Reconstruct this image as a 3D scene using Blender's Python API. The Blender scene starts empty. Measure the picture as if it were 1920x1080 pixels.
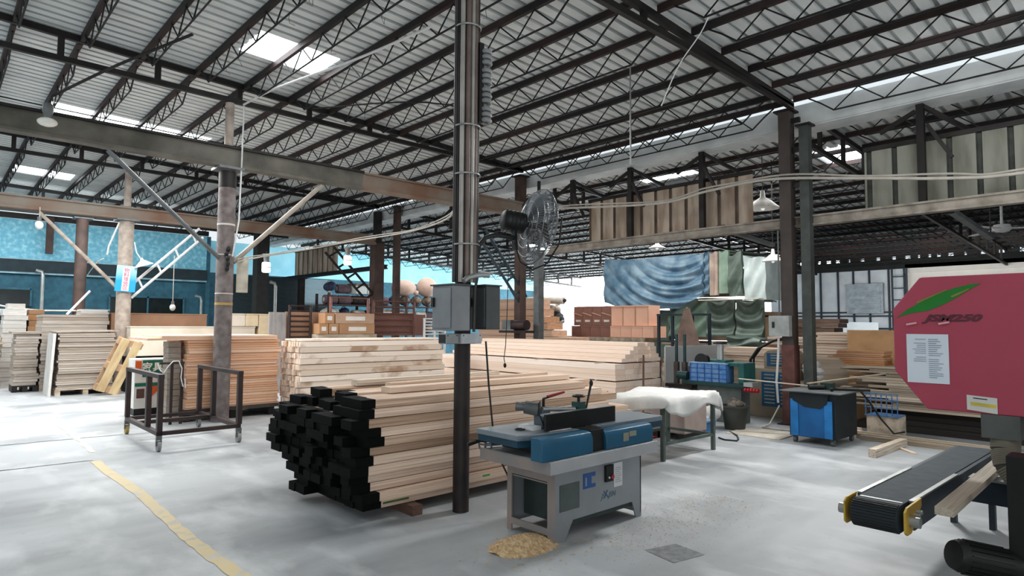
import bpy, math, random
from mathutils import Vector, Matrix, Euler
RN = random.Random(11)
scene = bpy.context.scene
COL = scene.collection
PI = math.pi
def U(a, b): return RN.uniform(a, b)

# ---------------------------------------------------------------- mesh helpers
class MB:
    """Collects boxes, bars, tubes and lathes; build() links them as one mesh object."""
    def __init__(s): s.v = []; s.f = []; s.mi = []
    def add(s, vs, fs, m=0):
        b = len(s.v); s.v += [tuple(p) for p in vs]
        for f in fs: s.f.append(tuple(b + i for i in f)); s.mi.append(m)
        return s
    def box(s, x0, y0, z0, x1, y1, z1, m=0):
        vs = [(x, y, z) for z in (z0, z1) for y in (y0, y1) for x in (x0, x1)]
        return s.add(vs, [(0, 2, 3, 1), (4, 5, 7, 6), (0, 1, 5, 4), (2, 6, 7, 3), (0, 4, 6, 2), (1, 3, 7, 5)], m)
    def bar(s, p, q, w, h, up=(0, 0, 1), m=0):
        p, q = Vector(p), Vector(q); d = (q - p).normalized(); up = Vector(up)
        a = d.cross(up)
        if a.length < 1e-4: a = d.cross(Vector((0, 1, 0)))
        a.normalize(); b = a.cross(d)
        a *= w / 2; b *= h / 2
        vs = [c + i * a + j * b for c in (p, q) for j in (-1, 1) for i in (-1, 1)]
        return s.add(vs, [(0, 1, 3, 2), (4, 6, 7, 5), (0, 4, 5, 1), (2, 3, 7, 6), (0, 2, 6, 4), (1, 5, 7, 3)], m)
    def ring(s, c, d, r, n):
        d = Vector(d).normalized(); a = d.cross(Vector((0, 0, 1)))
        if a.length < 1e-3: a = d.cross(Vector((0, 1, 0)))
        a.normalize(); b = d.cross(a)
        return [Vector(c) + r * (math.cos(2 * PI * i / n) * a + math.sin(2 * PI * i / n) * b) for i in range(n)]
    def cyl(s, p, q, r, r2=None, n=12, m=0):
        p, q = Vector(p), Vector(q); r2 = r if r2 is None else r2
        vs = s.ring(p, q - p, r, n) + s.ring(q, q - p, r2, n)
        fs = [(i, (i + 1) % n, n + (i + 1) % n, n + i) for i in range(n)] + [tuple(range(n))[::-1], tuple(range(n, 2 * n))]
        return s.add(vs, fs, m)
    def tube(s, pts, r, n=8, m=0):
        pts = [Vector(p) for p in pts]; vs = []; k = len(pts)
        ref = None
        for i, p in enumerate(pts):
            d = (pts[min(i + 1, k - 1)] - pts[max(i - 1, 0)]).normalized()
            if ref is None:
                ref = d.cross(Vector((0, 0, 1)))
                if ref.length < 1e-3: ref = d.cross(Vector((0, 1, 0)))
            ref = (ref - d * ref.dot(d)).normalized(); b = d.cross(ref)
            vs += [p + r * (math.cos(2 * PI * j / n) * ref + math.sin(2 * PI * j / n) * b) for j in range(n)]
        fs = [(i * n + j, i * n + (j + 1) % n, (i + 1) * n + (j + 1) % n, (i + 1) * n + j) for i in range(k - 1) for j in range(n)]
        fs += [tuple(range(n))[::-1], tuple(range((k - 1) * n, k * n))]
        return s.add(vs, fs, m)
    def lathe(s, prof, c=(0, 0, 0), axis=(0, 0, 1), n=16, m=0):
        d = Vector(axis).normalized(); vs = []
        for r, z in prof: vs += s.ring(Vector(c) + d * z, d, max(r, 1e-4), n)
        k = len(prof)
        fs = [(i * n + j, i * n + (j + 1) % n, (i + 1) * n + (j + 1) % n, (i + 1) * n + j) for i in range(k - 1) for j in range(n)]
        fs += [tuple(range(n))[::-1], tuple(range((k - 1) * n, k * n))]
        return s.add(vs, fs, m)
    def torus(s, c, axis, R, r, n=20, k=6, m=0):
        d = Vector(axis).normalized(); a = d.cross(Vector((0, 0, 1)))
        if a.length < 1e-3: a = d.cross(Vector((0, 1, 0)))
        a.normalize(); b = d.cross(a); vs = []
        for i in range(n):
            t = 2 * PI * i / n; e = math.cos(t) * a + math.sin(t) * b
            for j in range(k):
                u = 2 * PI * j / k; vs.append(Vector(c) + e * (R + r * math.cos(u)) + d * r * math.sin(u))
        fs = [(i * k + j, ((i + 1) % n) * k + j, ((i + 1) % n) * k + (j + 1) % k, i * k + (j + 1) % k) for i in range(n) for j in range(k)]
        return s.add(vs, fs, m)
    def prism(s, poly, a, b, axis='x', m=0):
        n = len(poly)
        mk = {'x': lambda t, u, w: (t, u, w), 'y': lambda t, u, w: (u, t, w), 'z': lambda t, u, w: (u, w, t)}[axis]
        vs = [mk(a, u, w) for u, w in poly] + [mk(b, u, w) for u, w in poly]
        fs = [(i, (i + 1) % n, n + (i + 1) % n, n + i) for i in range(n)] + [tuple(range(n))[::-1], tuple(range(n, 2 * n))]
        return s.add(vs, fs, m)
    def ball(s, c, rx, ry=None, rz=None, n=14, k=9, m=0):
        ry = rx if ry is None else ry; rz = rx if rz is None else rz
        vs = []
        for i in range(k + 1):
            t = PI * i / k
            for j in range(n):
                u = 2 * PI * j / n
                vs.append((c[0] + rx * math.sin(t) * math.cos(u) + 1e-5 * j, c[1] + ry * math.sin(t) * math.sin(u), c[2] + rz * math.cos(t)))
        return s.add(vs, [(i * n + j, (i + 1) * n + j, (i + 1) * n + (j + 1) % n, i * n + (j + 1) % n) for i in range(k) for j in range(n)], m)
    def mesh(s, name, mats, smooth=None):
        me = bpy.data.meshes.new(name)
        me.from_pydata(s.v, [], s.f)
        for i, p in enumerate(me.polygons): p.material_index = s.mi[i]
        for mt in (mats if isinstance(mats, (list, tuple)) else [mats]): me.materials.append(mt)
        import bmesh
        bm = bmesh.new(); bm.from_mesh(me)
        bmesh.ops.recalc_face_normals(bm, faces=bm.faces)
        bm.to_mesh(me); bm.free()
        if smooth:
            for p in me.polygons: p.use_smooth = True
            me.set_sharp_from_angle(angle=math.radians(smooth))
        return me
    def build(s, name, mats, parent=None, smooth=None, world=True, bevel=0, label=None):
        me = s.mesh(name, mats, smooth)
        o = bpy.data.objects.new(name, me); COL.objects.link(o)
        if parent is not None:
            if world: me.transform(WM(parent).inverted())
            o.parent = parent
        if bevel:
            b = o.modifiers.new('bevel', 'BEVEL'); b.width = bevel; b.segments = 2; b.limit_method = 'ANGLE'
        if label: o['label'] = label
        return o
def WM(o):
    m = o.matrix_basis.copy(); p = o.parent
    while p is not None: m = p.matrix_basis @ m; p = p.parent
    return m
def tag(o, label=None, cat=None, group=None, kind=None):
    if label: o['label'] = label
    if cat: o['category'] = cat
    if group: o['group'] = group
    if kind: o['kind'] = kind
    return o
def thing(name, label, cat, loc=(0, 0, 0), rz=0, group=None, rot=None):
    o = bpy.data.objects.new(name, None); COL.objects.link(o)
    o.location = loc; o.rotation_euler = rot if rot else (0, 0, rz); o.empty_display_size = .1
    return tag(o, label, cat, group)
def dup(o, loc=None, rz=None, label=None, group=None, scale=None, parent=None):
    c = o.copy(); COL.objects.link(c)
    if parent is not None: c.parent = parent
    if loc is not None: c.location = loc
    if rz is not None: c.rotation_euler.z = rz
    if scale is not None: c.scale = scale
    if label: c['label'] = label
    if group: c['group'] = group
    for ch in KIDS(o): dup(ch, parent=c)
    return c
def KIDS(o): return [x for x in o.children]
ONES = ['', 'first', 'second', 'third', 'fourth', 'fifth', 'sixth', 'seventh', 'eighth', 'ninth', 'tenth', 'eleventh', 'twelfth', 'thirteenth', 'fourteenth', 'fifteenth', 'sixteenth', 'seventeenth', 'eighteenth', 'nineteenth']
def nth(n):
    if n < 20: return ONES[n]
    t = {2: 'twent', 3: 'thirt', 4: 'fort', 5: 'fift'}[n // 10]
    return t + 'ieth' if n % 10 == 0 else t + 'y-' + ONES[n % 10]

# ---------------------------------------------------------------- materials
def lin(h):
    h = h.lstrip('#'); c = [int(h[i:i + 2], 16) / 255 for i in (0, 2, 4)]
    return tuple(x / 12.92 if x <= .04045 else ((x + .055) / 1.055) ** 2.4 for x in c) + (1,)
def M(name, col, rough=.6, metal=0, var=.18, scale=5, col2=None, rnd=0, stretch=(1, 1, 1), bump=0, emit=0, detail=4, thr=None, spec=None):
    m = bpy.data.materials.new(name); m.use_nodes = True
    nt = m.node_tree; N = nt.nodes; L = nt.links
    b = N['Principled BSDF']
    b.inputs['Roughness'].default_value = rough; b.inputs['Metallic'].default_value = metal
    if spec is not None: b.inputs['Specular IOR Level'].default_value = spec
    c = lin(col)
    tc = N.new('ShaderNodeTexCoord'); mp = N.new('ShaderNodeMapping'); mp.inputs['Scale'].default_value = stretch
    no = N.new('ShaderNodeTexNoise'); no.inputs['Scale'].default_value = scale; no.inputs['Detail'].default_value = detail
    L.new(tc.outputs['Object'], mp.inputs['Vector']); L.new(mp.outputs['Vector'], no.inputs['Vector'])
    rp = N.new('ShaderNodeValToRGB')
    lo = lin(col2) if col2 else tuple(x * (1 - var) for x in c[:3]) + (1,)
    hi = c if col2 else tuple(min(1, x * (1 + var)) for x in c[:3]) + (1,)
    rp.color_ramp.elements[0].color = lo; rp.color_ramp.elements[1].color = hi
    t = thr or (.35, .65)
    rp.color_ramp.elements[0].position = t[0]; rp.color_ramp.elements[1].position = t[1]
    L.new(no.outputs['Fac'], rp.inputs['Fac'])
    out = rp.outputs['Color']
    if rnd:
        oi = N.new('ShaderNodeObjectInfo'); hs = N.new('ShaderNodeHueSaturation')
        mr = N.new('ShaderNodeMapRange'); mr.inputs['To Min'].default_value = 1 - rnd; mr.inputs['To Max'].default_value = 1 + rnd
        L.new(oi.outputs['Random'], mr.inputs['Value']); L.new(mr.outputs['Result'], hs.inputs['Value'])
        mr2 = N.new('ShaderNodeMapRange'); mr2.inputs['To Min'].default_value = 1.15; mr2.inputs['To Max'].default_value = .8
        L.new(oi.outputs['Random'], mr2.inputs['Value']); L.new(mr2.outputs['Result'], hs.inputs['Saturation'])
        L.new(out, hs.inputs['Color']); out = hs.outputs['Color']
        ad = N.new('ShaderNodeVectorMath'); ad.operation = 'ADD'; sc = N.new('ShaderNodeVectorMath'); sc.operation = 'SCALE'; sc.inputs[0].default_value = (17, 9, 5)
        L.new(oi.outputs['Random'], sc.inputs['Scale']); L.new(tc.outputs['Object'], ad.inputs[0]); L.new(sc.outputs[0], ad.inputs[1]); L.new(ad.outputs[0], mp.inputs['Vector'])
    L.new(out, b.inputs['Base Color'])
    if bump:
        bp = N.new('ShaderNodeBump'); bp.inputs['Strength'].default_value = bump; bp.inputs['Distance'].default_value = .02
        L.new(no.outputs['Fac'], bp.inputs['Height']); L.new(bp.outputs['Normal'], b.inputs['Normal'])
    if emit:
        b.inputs['Emission Color'].default_value = c; b.inputs['Emission Strength'].default_value = emit
    return m
def WOOD(name, c1, c2, rnd=.12, st=(1.3, 3.5, 3.5), sc=2.2, rough=.65):
    return M(name, c1, rough, 0, scale=sc, col2=c2, rnd=rnd, stretch=st, detail=6, thr=(.3, .6))
STEEL = M('dark_steel', '#2b2827', .55, .3, var=.3, scale=3, rnd=.2)
PURL = M('purlin_paint', '#3a2725', .6, .2, scale=1.1, col2='#1f1e1e', rnd=.25, thr=(.4, .62))
WEB = M('web_bar', '#232323', .6, .3, rnd=.2)
RUST = M('rust_brown_steel', '#5f4a43', .7, .2, scale=2.5, col2='#433834', bump=.1)
GREYS = M('grey_steel', '#6b6f70', .5, .4, var=.2)
GALV = M('galvanised', '#a3a7a6', .4, .6, var=.15)
PIPEP = M('speckled_pipe', '#8a8280', .7, .1, scale=7, col2='#6a5f5d', bump=.25, detail=8)
PIPEL = M('pale_pipe', '#b9ada2', .7, .0, scale=6, col2='#998c82', bump=.15)
BEAMM = M('dusty_beam', '#77746c', .85, 0, scale=2, col2='#55534c', bump=.5, detail=8)
BEAMR = M('rusty_beam', '#7d6150', .8, 0, scale=1.2, col2='#8c857b', bump=.2)
DUSTY = M('dusty_ledge_beam', '#a49d93', .85, 0, scale=5, col2='#7d776e', bump=.3)
DECK = M('deck_sheet', '#dde2e1', .55, .0, scale=.9, col2='#c8cdcd', stretch=(1, 3, 1), thr=(.3, .55), detail=7)
DECKR = M('deck_rib', '#bcc1c1', .6, .0, var=.15, scale=1.5)
GUTT = M('gutter_sheet', '#cfd3d3', .6, 0, scale=2, col2='#b7bcbd')
SKY = M('skylight_sheet', '#f4fbff', .4, 0, var=.02, emit=9)
WHITEP = M('white_paint', '#dadada', .5, 0, var=.08)
BLACK = M('black_plastic', '#17191a', .5, 0, var=.2)
RUBBER = M('rubber', '#242a2e', .55, 0, var=.25, scale=12)
# ---------------------------------------------------------------- camera, world, lights
az, pitch, roll = math.radians(47.2), math.radians(3.36), math.radians(.34)
F0 = Vector((math.cos(az), math.sin(az), 0)); R0 = Vector((math.sin(az), -math.cos(az), 0)); Z = Vector((0, 0, 1))
FW = math.cos(pitch) * F0 + math.sin(pitch) * Z; U0 = math.cos(pitch) * Z - math.sin(pitch) * F0
RT = math.cos(roll) * R0 + math.sin(roll) * U0; UP = math.cos(roll) * U0 - math.sin(roll) * R0
cam = bpy.data.cameras.new('camera'); camo = bpy.data.objects.new('camera', cam); COL.objects.link(camo)
mat = Matrix((RT, UP, -FW)).transposed().to_4x4(); mat.translation = (0, 0, 1.6)
camo.matrix_world = mat; cam.sensor_width = 36; cam.lens = 1185 / 1920 * 36; cam.clip_end = 200; cam.clip_start = .05
scene.camera = camo
w = bpy.data.worlds.new('world'); scene.world = w; w.use_nodes = True
w.node_tree.nodes['Background'].inputs['Color'].default_value = (.88, .96, 1, 1)
w.node_tree.nodes['Background'].inputs['Strength'].default_value = .95
scene.view_settings.view_transform = 'Standard'; scene.view_settings.look = 'None'
scene.view_settings.exposure = 0.0; scene.view_settings.gamma = .92
def area(name, loc, sx, sy, power, rot=(0, 0, 0), col=(1, .99, .97)):
    l = bpy.data.lights.new(name, 'AREA'); l.shape = 'RECTANGLE'; l.size = sx; l.size_y = sy; l.energy = power; l.color = col
    o = bpy.data.objects.new(name, l); COL.objects.link(o); o.location = loc; o.rotation_euler = rot
    o.visible_camera = False
    return o
# ---------------------------------------------------------------- setting
def structure(o): o['kind'] = 'structure'; return o
FLOORM = bpy.data.materials.new('concrete'); FLOORM.use_nodes = True
def floor_nodes(m, base, dark, dust, worn=None):
    nt = m.node_tree; N = nt.nodes; L = nt.links; b = N['Principled BSDF']
    b.inputs['Roughness'].default_value = .55
    tc = N.new('ShaderNodeTexCoord')
    def noise(s, d=6, st=(1, 1, 1)):
        mp = N.new('ShaderNodeMapping'); mp.inputs['Scale'].default_value = st
        n = N.new('ShaderNodeTexNoise'); n.inputs['Scale'].default_value = s; n.inputs['Detail'].default_value = d
        L.new(tc.outputs['Object'], mp.inputs['Vector']); L.new(mp.outputs['Vector'], n.inputs['Vector']); return n
    def ramp(n, p, c0, c1):
        r = N.new('ShaderNodeValToRGB'); r.color_ramp.elements[0].position = p[0]; r.color_ramp.elements[1].position = p[1]
        r.color_ramp.elements[0].color = c0; r.color_ramp.elements[1].color = c1; L.new(n.outputs['Fac'], r.inputs['Fac']); return r
    r1 = ramp(noise(.62, 10, (.6, 1.3, 1)), (.36, .56), lin(dark), lin(base))
    r2 = ramp(noise(2.2, 9, (1, .45, 1)), (.5, .68), (0, 0, 0, 1), (1, 1, 1, 1))
    mx = N.new('ShaderNodeMix'); mx.data_type = 'RGBA'; L.new(r1.outputs['Color'], mx.inputs['A']); mx.inputs['B'].default_value = lin(dust)
    sc = N.new('ShaderNodeMath'); sc.operation = 'MULTIPLY'; sc.inputs[1].default_value = .55; L.new(r2.outputs['Color'], sc.inputs[0]); L.new(sc.outputs[0], mx.inputs['Factor'])
    out = mx.outputs['Result']
    r3 = ramp(noise(14, 6), (.62, .72), (1, 1, 1, 1), (.72, .72, .72, 1))
    m2 = N.new('ShaderNodeMix'); m2.data_type = 'RGBA'; m2.blend_type = 'MULTIPLY'; m2.inputs['Factor'].default_value = .35
    L.new(out, m2.inputs['A']); L.new(r3.outputs['Color'], m2.inputs['B']); out = m2.outputs['Result']
    if worn:
        rw = ramp(noise(7, 9), (.3, .46), (0, 0, 0, 1), (1, 1, 1, 1))
        m3 = N.new('ShaderNodeMix'); m3.data_type = 'RGBA'; L.new(rw.outputs['Color'], m3.inputs['Factor']); L.new(out, m3.inputs['A']); m3.inputs['B'].default_value = lin(worn); out = m3.outputs['Result']
    L.new(out, b.inputs['Base Color'])
    bp = N.new('ShaderNodeBump'); bp.inputs['Strength'].default_value = .08; n4 = noise(9, 8); L.new(n4.outputs['Fac'], bp.inputs['Height']); L.new(bp.outputs['Normal'], b.inputs['Normal'])
floor_nodes(FLOORM, '#abafb2', '#83878a', '#d0d3d5')
YEL = bpy.data.materials.new('worn_yellow'); YEL.use_nodes = True
floor_nodes(YEL, '#abafb2', '#83878a', '#d0d3d5', worn='#c9b78c')
o = structure(MB().add([(-9, -7, 0), (30, -7, 0), (30, 30, 0), (-9, 30, 0)], [(0, 1, 2, 3)]).build('floor', FLOORM))
def ribbon(name, pts, w, mat, z, jit=0):
    mb = MB(); vs = []
    for i, p in enumerate(pts):
        a = Vector(pts[max(i - 1, 0)]); b_ = Vector(pts[min(i + 1, len(pts) - 1)]); d = (b_ - a).normalized(); n = Vector((-d.y, d.x))
        for sgn in (-1, 1):
            q = Vector(p) + n * sgn * (w / 2 + U(-jit, jit)); vs.append((q.x, q.y, z))
    return mb.add(vs, [(2 * i, 2 * i + 1, 2 * i + 3, 2 * i + 2) for i in range(len(pts) - 1)]).build(name, mat)
pts = [(1.53 + .02 * math.sin(y * 2.1) + U(-.006, .006), y) for y in [2 + .1 * i for i in range(68)]]
structure(ribbon('floor_line', pts, .1, YEL, .003, .008))
pts = [(1.6 + U(-.02, .02), y) for y in [9.3 + .15 * i for i in range(26)]]
structure(ribbon('floor_line', pts, .07, M('faded_yellow', '#cfc9ac', .6, 0, scale=6, col2='#c3c8cb'), .003, .012))
CRK = M('crack', '#4c4f50', .9, 0, var=.3)
for y0, x0, x1 in ((10.65, -.6, 2.15), (8.9, -1, 1.5)):
    pts = [(x0 + (x1 - x0) * i / 30, y0 - .13 * i / 30 + U(-.02, .02)) for i in range(31)]
    structure(ribbon('floor_joint', pts, .022, CRK, .0025, .006))
structure(MB().add([(3.78, 2.46, .002), (4.08, 2.4, .002), (4.12, 2.66, .002), (3.84, 2.74, .002)], [(0, 1, 2, 3)]).build('floor_patch', M('dark_floor_patch', '#85888a', .8, 0, scale=16, var=.2)))
# roof decks
def zu(x): return 5.34 + .042 * (10.5 - x)          # top chord of the near roof
def zf(x): return 5.30 - .055 * (x - 11.2)          # far roof
def deck(name, x0, x1, fz, y0, y1, pitch, holes):
    mb = MB(); prof = []; y = y0
    while y < y1:
        prof += [(y, 0, 0), (y + pitch * .66, 0, 1), (y + pitch * .72, .04, 1), (y + pitch * .94, .04, 1)]; y += pitch
    prof.append((y, 0, 0))
    xs = sorted(set([x0, x1] + [h[0] for h in holes] + [h[1] for h in holes]))
    xs = [x for x in xs if x0 <= x <= x1]
    for i in range(len(prof) - 1):
        (ya, za, k), (yb, zb, _) = prof[i], prof[i + 1]
        kk = 0 if (za == 0 and zb == 0) else 1
        for j in range(len(xs) - 1):
            xm = (xs[j] + xs[j + 1]) / 2; ym = (ya + yb) / 2
            if any(h[0] < xm < h[1] and h[2] < ym < h[3] for h in holes): continue
            a, b_ = xs[j], xs[j + 1]
            mb.add([(a, ya, fz(a) + za), (b_, ya, fz(b_) + za), (b_, yb, fz(b_) + zb), (a, yb, fz(a) + zb)], [(0, 1, 2, 3)], kk)
    return mb.build(name, [DECK, DECKR])
near_holes = [(3.28, 4.5, 8.78, 9.66), (1.55, 4.45, 14.55, 15.5), (1.57, 2.9, 21.1, 22.1),
              (-4, -1, 7.5, 8.6), (-4.2, -1, 14, 15), (-3.8, -1, 20, 21.2)]  # these skylights lie out of view, added for extra light
def zdk(x): return zu(x) + .06
def zdf(x): return zf(x) + .06
structure(deck('ceiling_near', -7, 10.5, zdk, -6, 27.2, .2, near_holes))
far_holes = [(13.0, 13.4, 7.9, 9.4), (13.4, 14.5, 4.45, 5.3), (18, 21, 18.7, 19.4), (12, 12.6, 14, 15.2)]
structure(deck('ceiling_far', 11.15, 20.0, zdf, -6, 28.4, .22, far_holes))
structure(deck('ceiling_far_end', 20.0, 28.3, zdf, 11.64, 28.4, .22, far_holes))
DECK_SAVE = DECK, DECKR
DECK, DECKR = M('shaded_deck_sheet', '#3a4346', .7, 0, var=.2), M('shaded_deck_rib', '#2b3335', .7, 0)  # same far roof sheeting, with its shade painted into darker colours
structure(deck('ceiling_far_shaded', 20.0, 28.3, zdf, -6, 11.6, .22, []))
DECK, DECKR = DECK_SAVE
n = 0
for fz, hs in ((zdk, near_holes), (zdf, far_holes)):
    for x0, x1, y0, y1 in hs:
        n += 1
        mb = MB().add([(x0, y0, fz(x0) + .02), (x1, y0, fz(x1) + .02), (x1, y1, fz(x1) + .02), (x0, y1, fz(x0) + .02)], [(0, 1, 2, 3)])
        structure(mb.build('window_%d' % n, SKY))
# walls
BLUE = M('blue_wall_sheet', '#a9dbe8', .6, 0, scale=7, col2='#6fb6cd', thr=(.45, .7), detail=9)
BLUED = M('dark_blue_wall', '#34697b', .7, 0, scale=6, col2='#2a5768', detail=8)
BLUEL = M('light_blue_wall', '#a4dcec', .6, 0, scale=2, col2='#8fd0e3')
SHUT = M('shutter_dark', '#26373d', .6, .1, var=.2, stretch=(1, 1, 8))
mb = MB().box(-7, 27, 3.72, 8.2, 27.15, 5.1).box(-7, 27.1, 0, 8.2, 27.25, 3.7, 1)
structure(mb.build('wall_far', [BLUE, BLUED]))
structure(MB().box(-7, 26.85, 3.3, 8.2, 27.1, 3.72).build('trim_1', M('wall_band', '#1e3138', .7, 0)))
structure(MB().box(-7, 26.88, 3.24, 8.2, 26.99, 3.3).box(-7, 26.85, 3.72, 5.0, 26.99, 3.76).build('trim_2', M('pale_ledge', '#8fb2bd', .6, 0)))
structure(MB().box(-7, 26.8, 5.1, 8.2, 26.95, 5.28).build('trim_3', STEEL))
structure(MB().box(8.2, 28.2, 3.75, 28.2, 28.35, 5.1).box(8.2, 28.25, 0, 28.2, 28.4, 3.75, 1).box(8.2, 28.2, 0, 8.35, 27, 5.1, 1).build('wall_far_end', [BLUEL, BLUED]))
structure(MB().box(8.0, 24.1, 0, 12.2, 24.2, 3.4).build('wall_shutter', SHUT))
# blue wall openings
DARKGL = M('dark_glass', '#1c2628', .15, 0, var=.2)
for i, (x0, x1, z0, z1) in enumerate(((.6, 1.55, 0, 1.9), (1.75, 2.4, 0, 1.9))):
    d = thing('door_%d' % (i + 1), 'pale framed glass door in blue wall, %s' % ('half hidden by white stacks' if i == 0 else 'nearer the brown post'), 'door', (x0, 27, 0)); d['kind'] = 'structure'
    MB().box(x0, 26.98, z0, x1, 27.05, z1).build('pane', DARKGL, d)
    MB().box(x0 - .1, 26.93, 0, x0, 27.02, z1 + .1).box(x1, 26.93, 0, x1 + .1, 27.02, z1 + .1).box(x0 - .1, 26.93, z1, x1 + .1, 27.02, z1 + .14).build('door_frame', WHITEP, d)
for i, (x0, x1, z0, z1) in enumerate(((.2, 2.6, 2.15, 2.75), (4.9, 7.4, 1.2, 2.6))):
    d = thing('window_%d' % (31 + i), 'dark window strip in blue wall, ' + ('above the glass doors' if i == 0 else 'behind the sign post'), 'window', (x0, 27, z0)); d['kind'] = 'structure'
    MB().box(x0, 26.98, z0, x1, 27.05, z1).build('pane', DARKGL, d)
    mb = MB(); 
    for k in range(3): xx = x0 + (x1 - x0) * k / 2; mb.box(xx - .03, 26.95, z0, xx + .03, 27.02, z1)
    mb.box(x0, 26.95, z1 - .05, x1, 27.02, z1 + .02).build('window_frame', BLUED, d)
CREAM = M('cream_panel_wall', '#dedbd4', .7, 0, scale=1.5, col2='#d2d1cd')
PANW = M('grey_panel', '#cdd4da', .6, 0, scale=2, col2='#bcc5cc')
structure(MB().box(28, 1, 0, 28.15, 7.6, 3.98).box(27.9, 1, 3.72, 28, 7.6, 4.05).build('wall_right', CREAM))
structure(MB().box(28.02, 7.6, 0, 28.15, 13, 3.95).build('wall_right_panel', PANW))
structure(MB().box(28.05, -6, 0, 28.2, 1, 4.1).build('wall_right_end', CREAM))
structure(MB().box(-7.1, -6, 0, -7, 7.5, 6.2).build('wall_back_blocker', M('sky_blocker', '#5f6464', .8, 0)))  # unseen wall added to block sky light from behind
structure(MB().box(-7, -6.1, 0, 28, -6, 5.6).build('wall_side', M('side_wall', '#6d7272', .8, 0)))
# wall-top openings: scalloped gap under the far eave
mb = MB(); y = -5.5
while y < 13.2:
    wdt = U(.16, .42); mb.box(27.98, y, 4.27, 28.12, y + wdt, 4.42); y += wdt + U(.08, .22)
structure(mb.build('trim_4', STEEL))
structure(MB().box(27.9, -6, 3.9, 28.2, 13.2, 4.27).build('trim_5', M('dark_wall_band', '#1d2122', .8, 0)))
FR = M('blue_black_frame', '#2c3943', .5, .3)
mb = MB()
for y in (7.65, 8.2, 8.9, 9.5, 10.1, 10.8, 11.5): mb.box(27.93, y - .03, 0, 28.0, y + .03, 3.9)
for z in (1.55, 2.05, 2.2): mb.box(27.9, 7.6, z - .03, 27.96, 12.6, z + .03)
structure(mb.build('trim_6', FR))

# sunlit yard wall beyond the far opening
structure(MB().box(33.5, 12, -.2, 33.7, 34, 7).build('wall_yard', M('yard_wall', '#f4f8fa', .8, 0, var=.02)))
structure(MB().add([(28.3, 8, -.03), (33.6, 8, -.03), (33.6, 34, -.03), (28.3, 34, -.03)], [(0, 1, 2, 3)]).build('floor_yard', M('yard_floor', '#dfe2e2', .8, 0, var=.05)))
# ---------------------------------------------------------------- roof steel
ROWS = [-2.2, 4.42, 10.9, 17.5, 24.1]
ROWN = ['behind the camera', 'over the post that carries the fan', 'over the speckled pipe post', 'over the blue-sign post', 'nearest the blue wall']
def rafter(Y, x0, x1, up, lo, step, label, name='roof_truss', dz=0):
    t = thing(name, label, 'roof truss', (x0, Y, lo(x0)), group=None)
    MB().bar((x0, Y, up(x0) + dz), (x1, Y, up(x1) + dz), .07, .09).build('upper_chord', STEEL, t)
    MB().bar((x0, Y, lo(x0) + dz), (x1, Y, lo(x1) + dz), .07, .08).build('lower_chord', STEEL, t)
    x = x0 + .35
    while x < x1 - .4:
        if up(x) - lo(x) > .14: MB().box(x - .04, Y - .03, lo(x) + dz + .04, x + .04, Y + .03, up(x) + dz - .045).build('strut', STEEL, t)
        x += step
    return t
for i, Y in enumerate(ROWS):
    rafter(Y, -1.6, 10.42, zu, lambda x: 5.31 + .007 * (10.5 - x), 1.25, 'dark double-chord rafter of the near roof, %s' % ROWN[i], dz=-.06 if i == 1 else 0)
for i, Y in enumerate(ROWS):
    rafter(Y, 11.2, 27.8, lambda x: zf(x) - .03, lambda x: zf(x) - .55, 1.1, 'dark lattice rafter of the far roof, row %s' % ROWN[i], 'far_roof_truss')
def purlin(L, depth=.33, pitch=.66, name='roof_purlin', rod=.013):
    t = thing(name, '', 'roof purlin')
    MB().box(-.028, 0, -.045, .028, L, .045).build('top_chord', PURL, t)
    e = .62
    MB().tube([(0, e - .38, -.05), (0, e - .2, -.17), (0, e, -depth), (0, e + .1, -depth), (0, L - e - .1, -depth), (0, L - e, -depth), (0, L - e + .2, -.17), (0, L - e + .38, -.05)], rod, 6).build('bottom_rod', WEB, t, smooth=50)
    n = max(2, round((L - 2 * e) / pitch)); p = (L - 2 * e) / n; pts = []
    for k in range(n): pts += [(0, e + k * p, -depth), (0, e + (k + .5) * p, -.045)]
    pts.append((0, L - e, -depth))
    mb = MB()
    for a, b in zip(pts, pts[1:]): mb.cyl(a, b, rod * .8, n=5)
    mb.build('web', WEB, t)
    return t
XA = [10.35 - .775 * k for k in range(15)]
XB = [.72 + .775 * k for k in range(13)] + [10.4, -.06]
BAYN = ['in the bay nearest the camera', 'between the fan post and speckled post', 'between the speckled post and sign post', 'in the last bay before the blue wall']
for b in range(4):
    ya, yb = ROWS[b] + .06, ROWS[b + 1] - .06
    if b == 0: ya = -.5
    xs = sorted(XA if b < 1 else XB, reverse=True)
    xs = [x for x in xs if not (b == 0 and x < 2.4)]
    first = None
    for k, x in enumerate(xs):
        lab = '%s near-roof purlin from the gutter, %s' % (nth(k + 1), BAYN[b])
        z = zu(x) + .0
        if first is None:
            first = purlin(yb - ya); first.location = (x, ya, z); tag(first, lab, None, 'near roof purlins')
        else: dup(first, (x, ya, z), label=lab)
b4 = purlin(27.1 - 24.16 - .05); k = 0
for x in sorted(XB, reverse=True):
    lab = '%s purlin from the gutter in the short bay over the blue wall' % nth(k + 1)
    if k == 0: b4.location = (x, 24.16, zu(x)); tag(b4, lab, None, 'near roof purlins')
    else: dup(b4, (x, 24.16, zu(x)), label=lab)
    k += 1
XF = [11.75 + .88 * k for k in range(19)]
FBN = ['right of the twin column with the switch box', 'behind the grey hanging sheets', 'behind the hanging fan', 'over the shelving', 'along the light blue end wall']
ends = [-3] + ROWS[1:] + [28.1]
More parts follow.
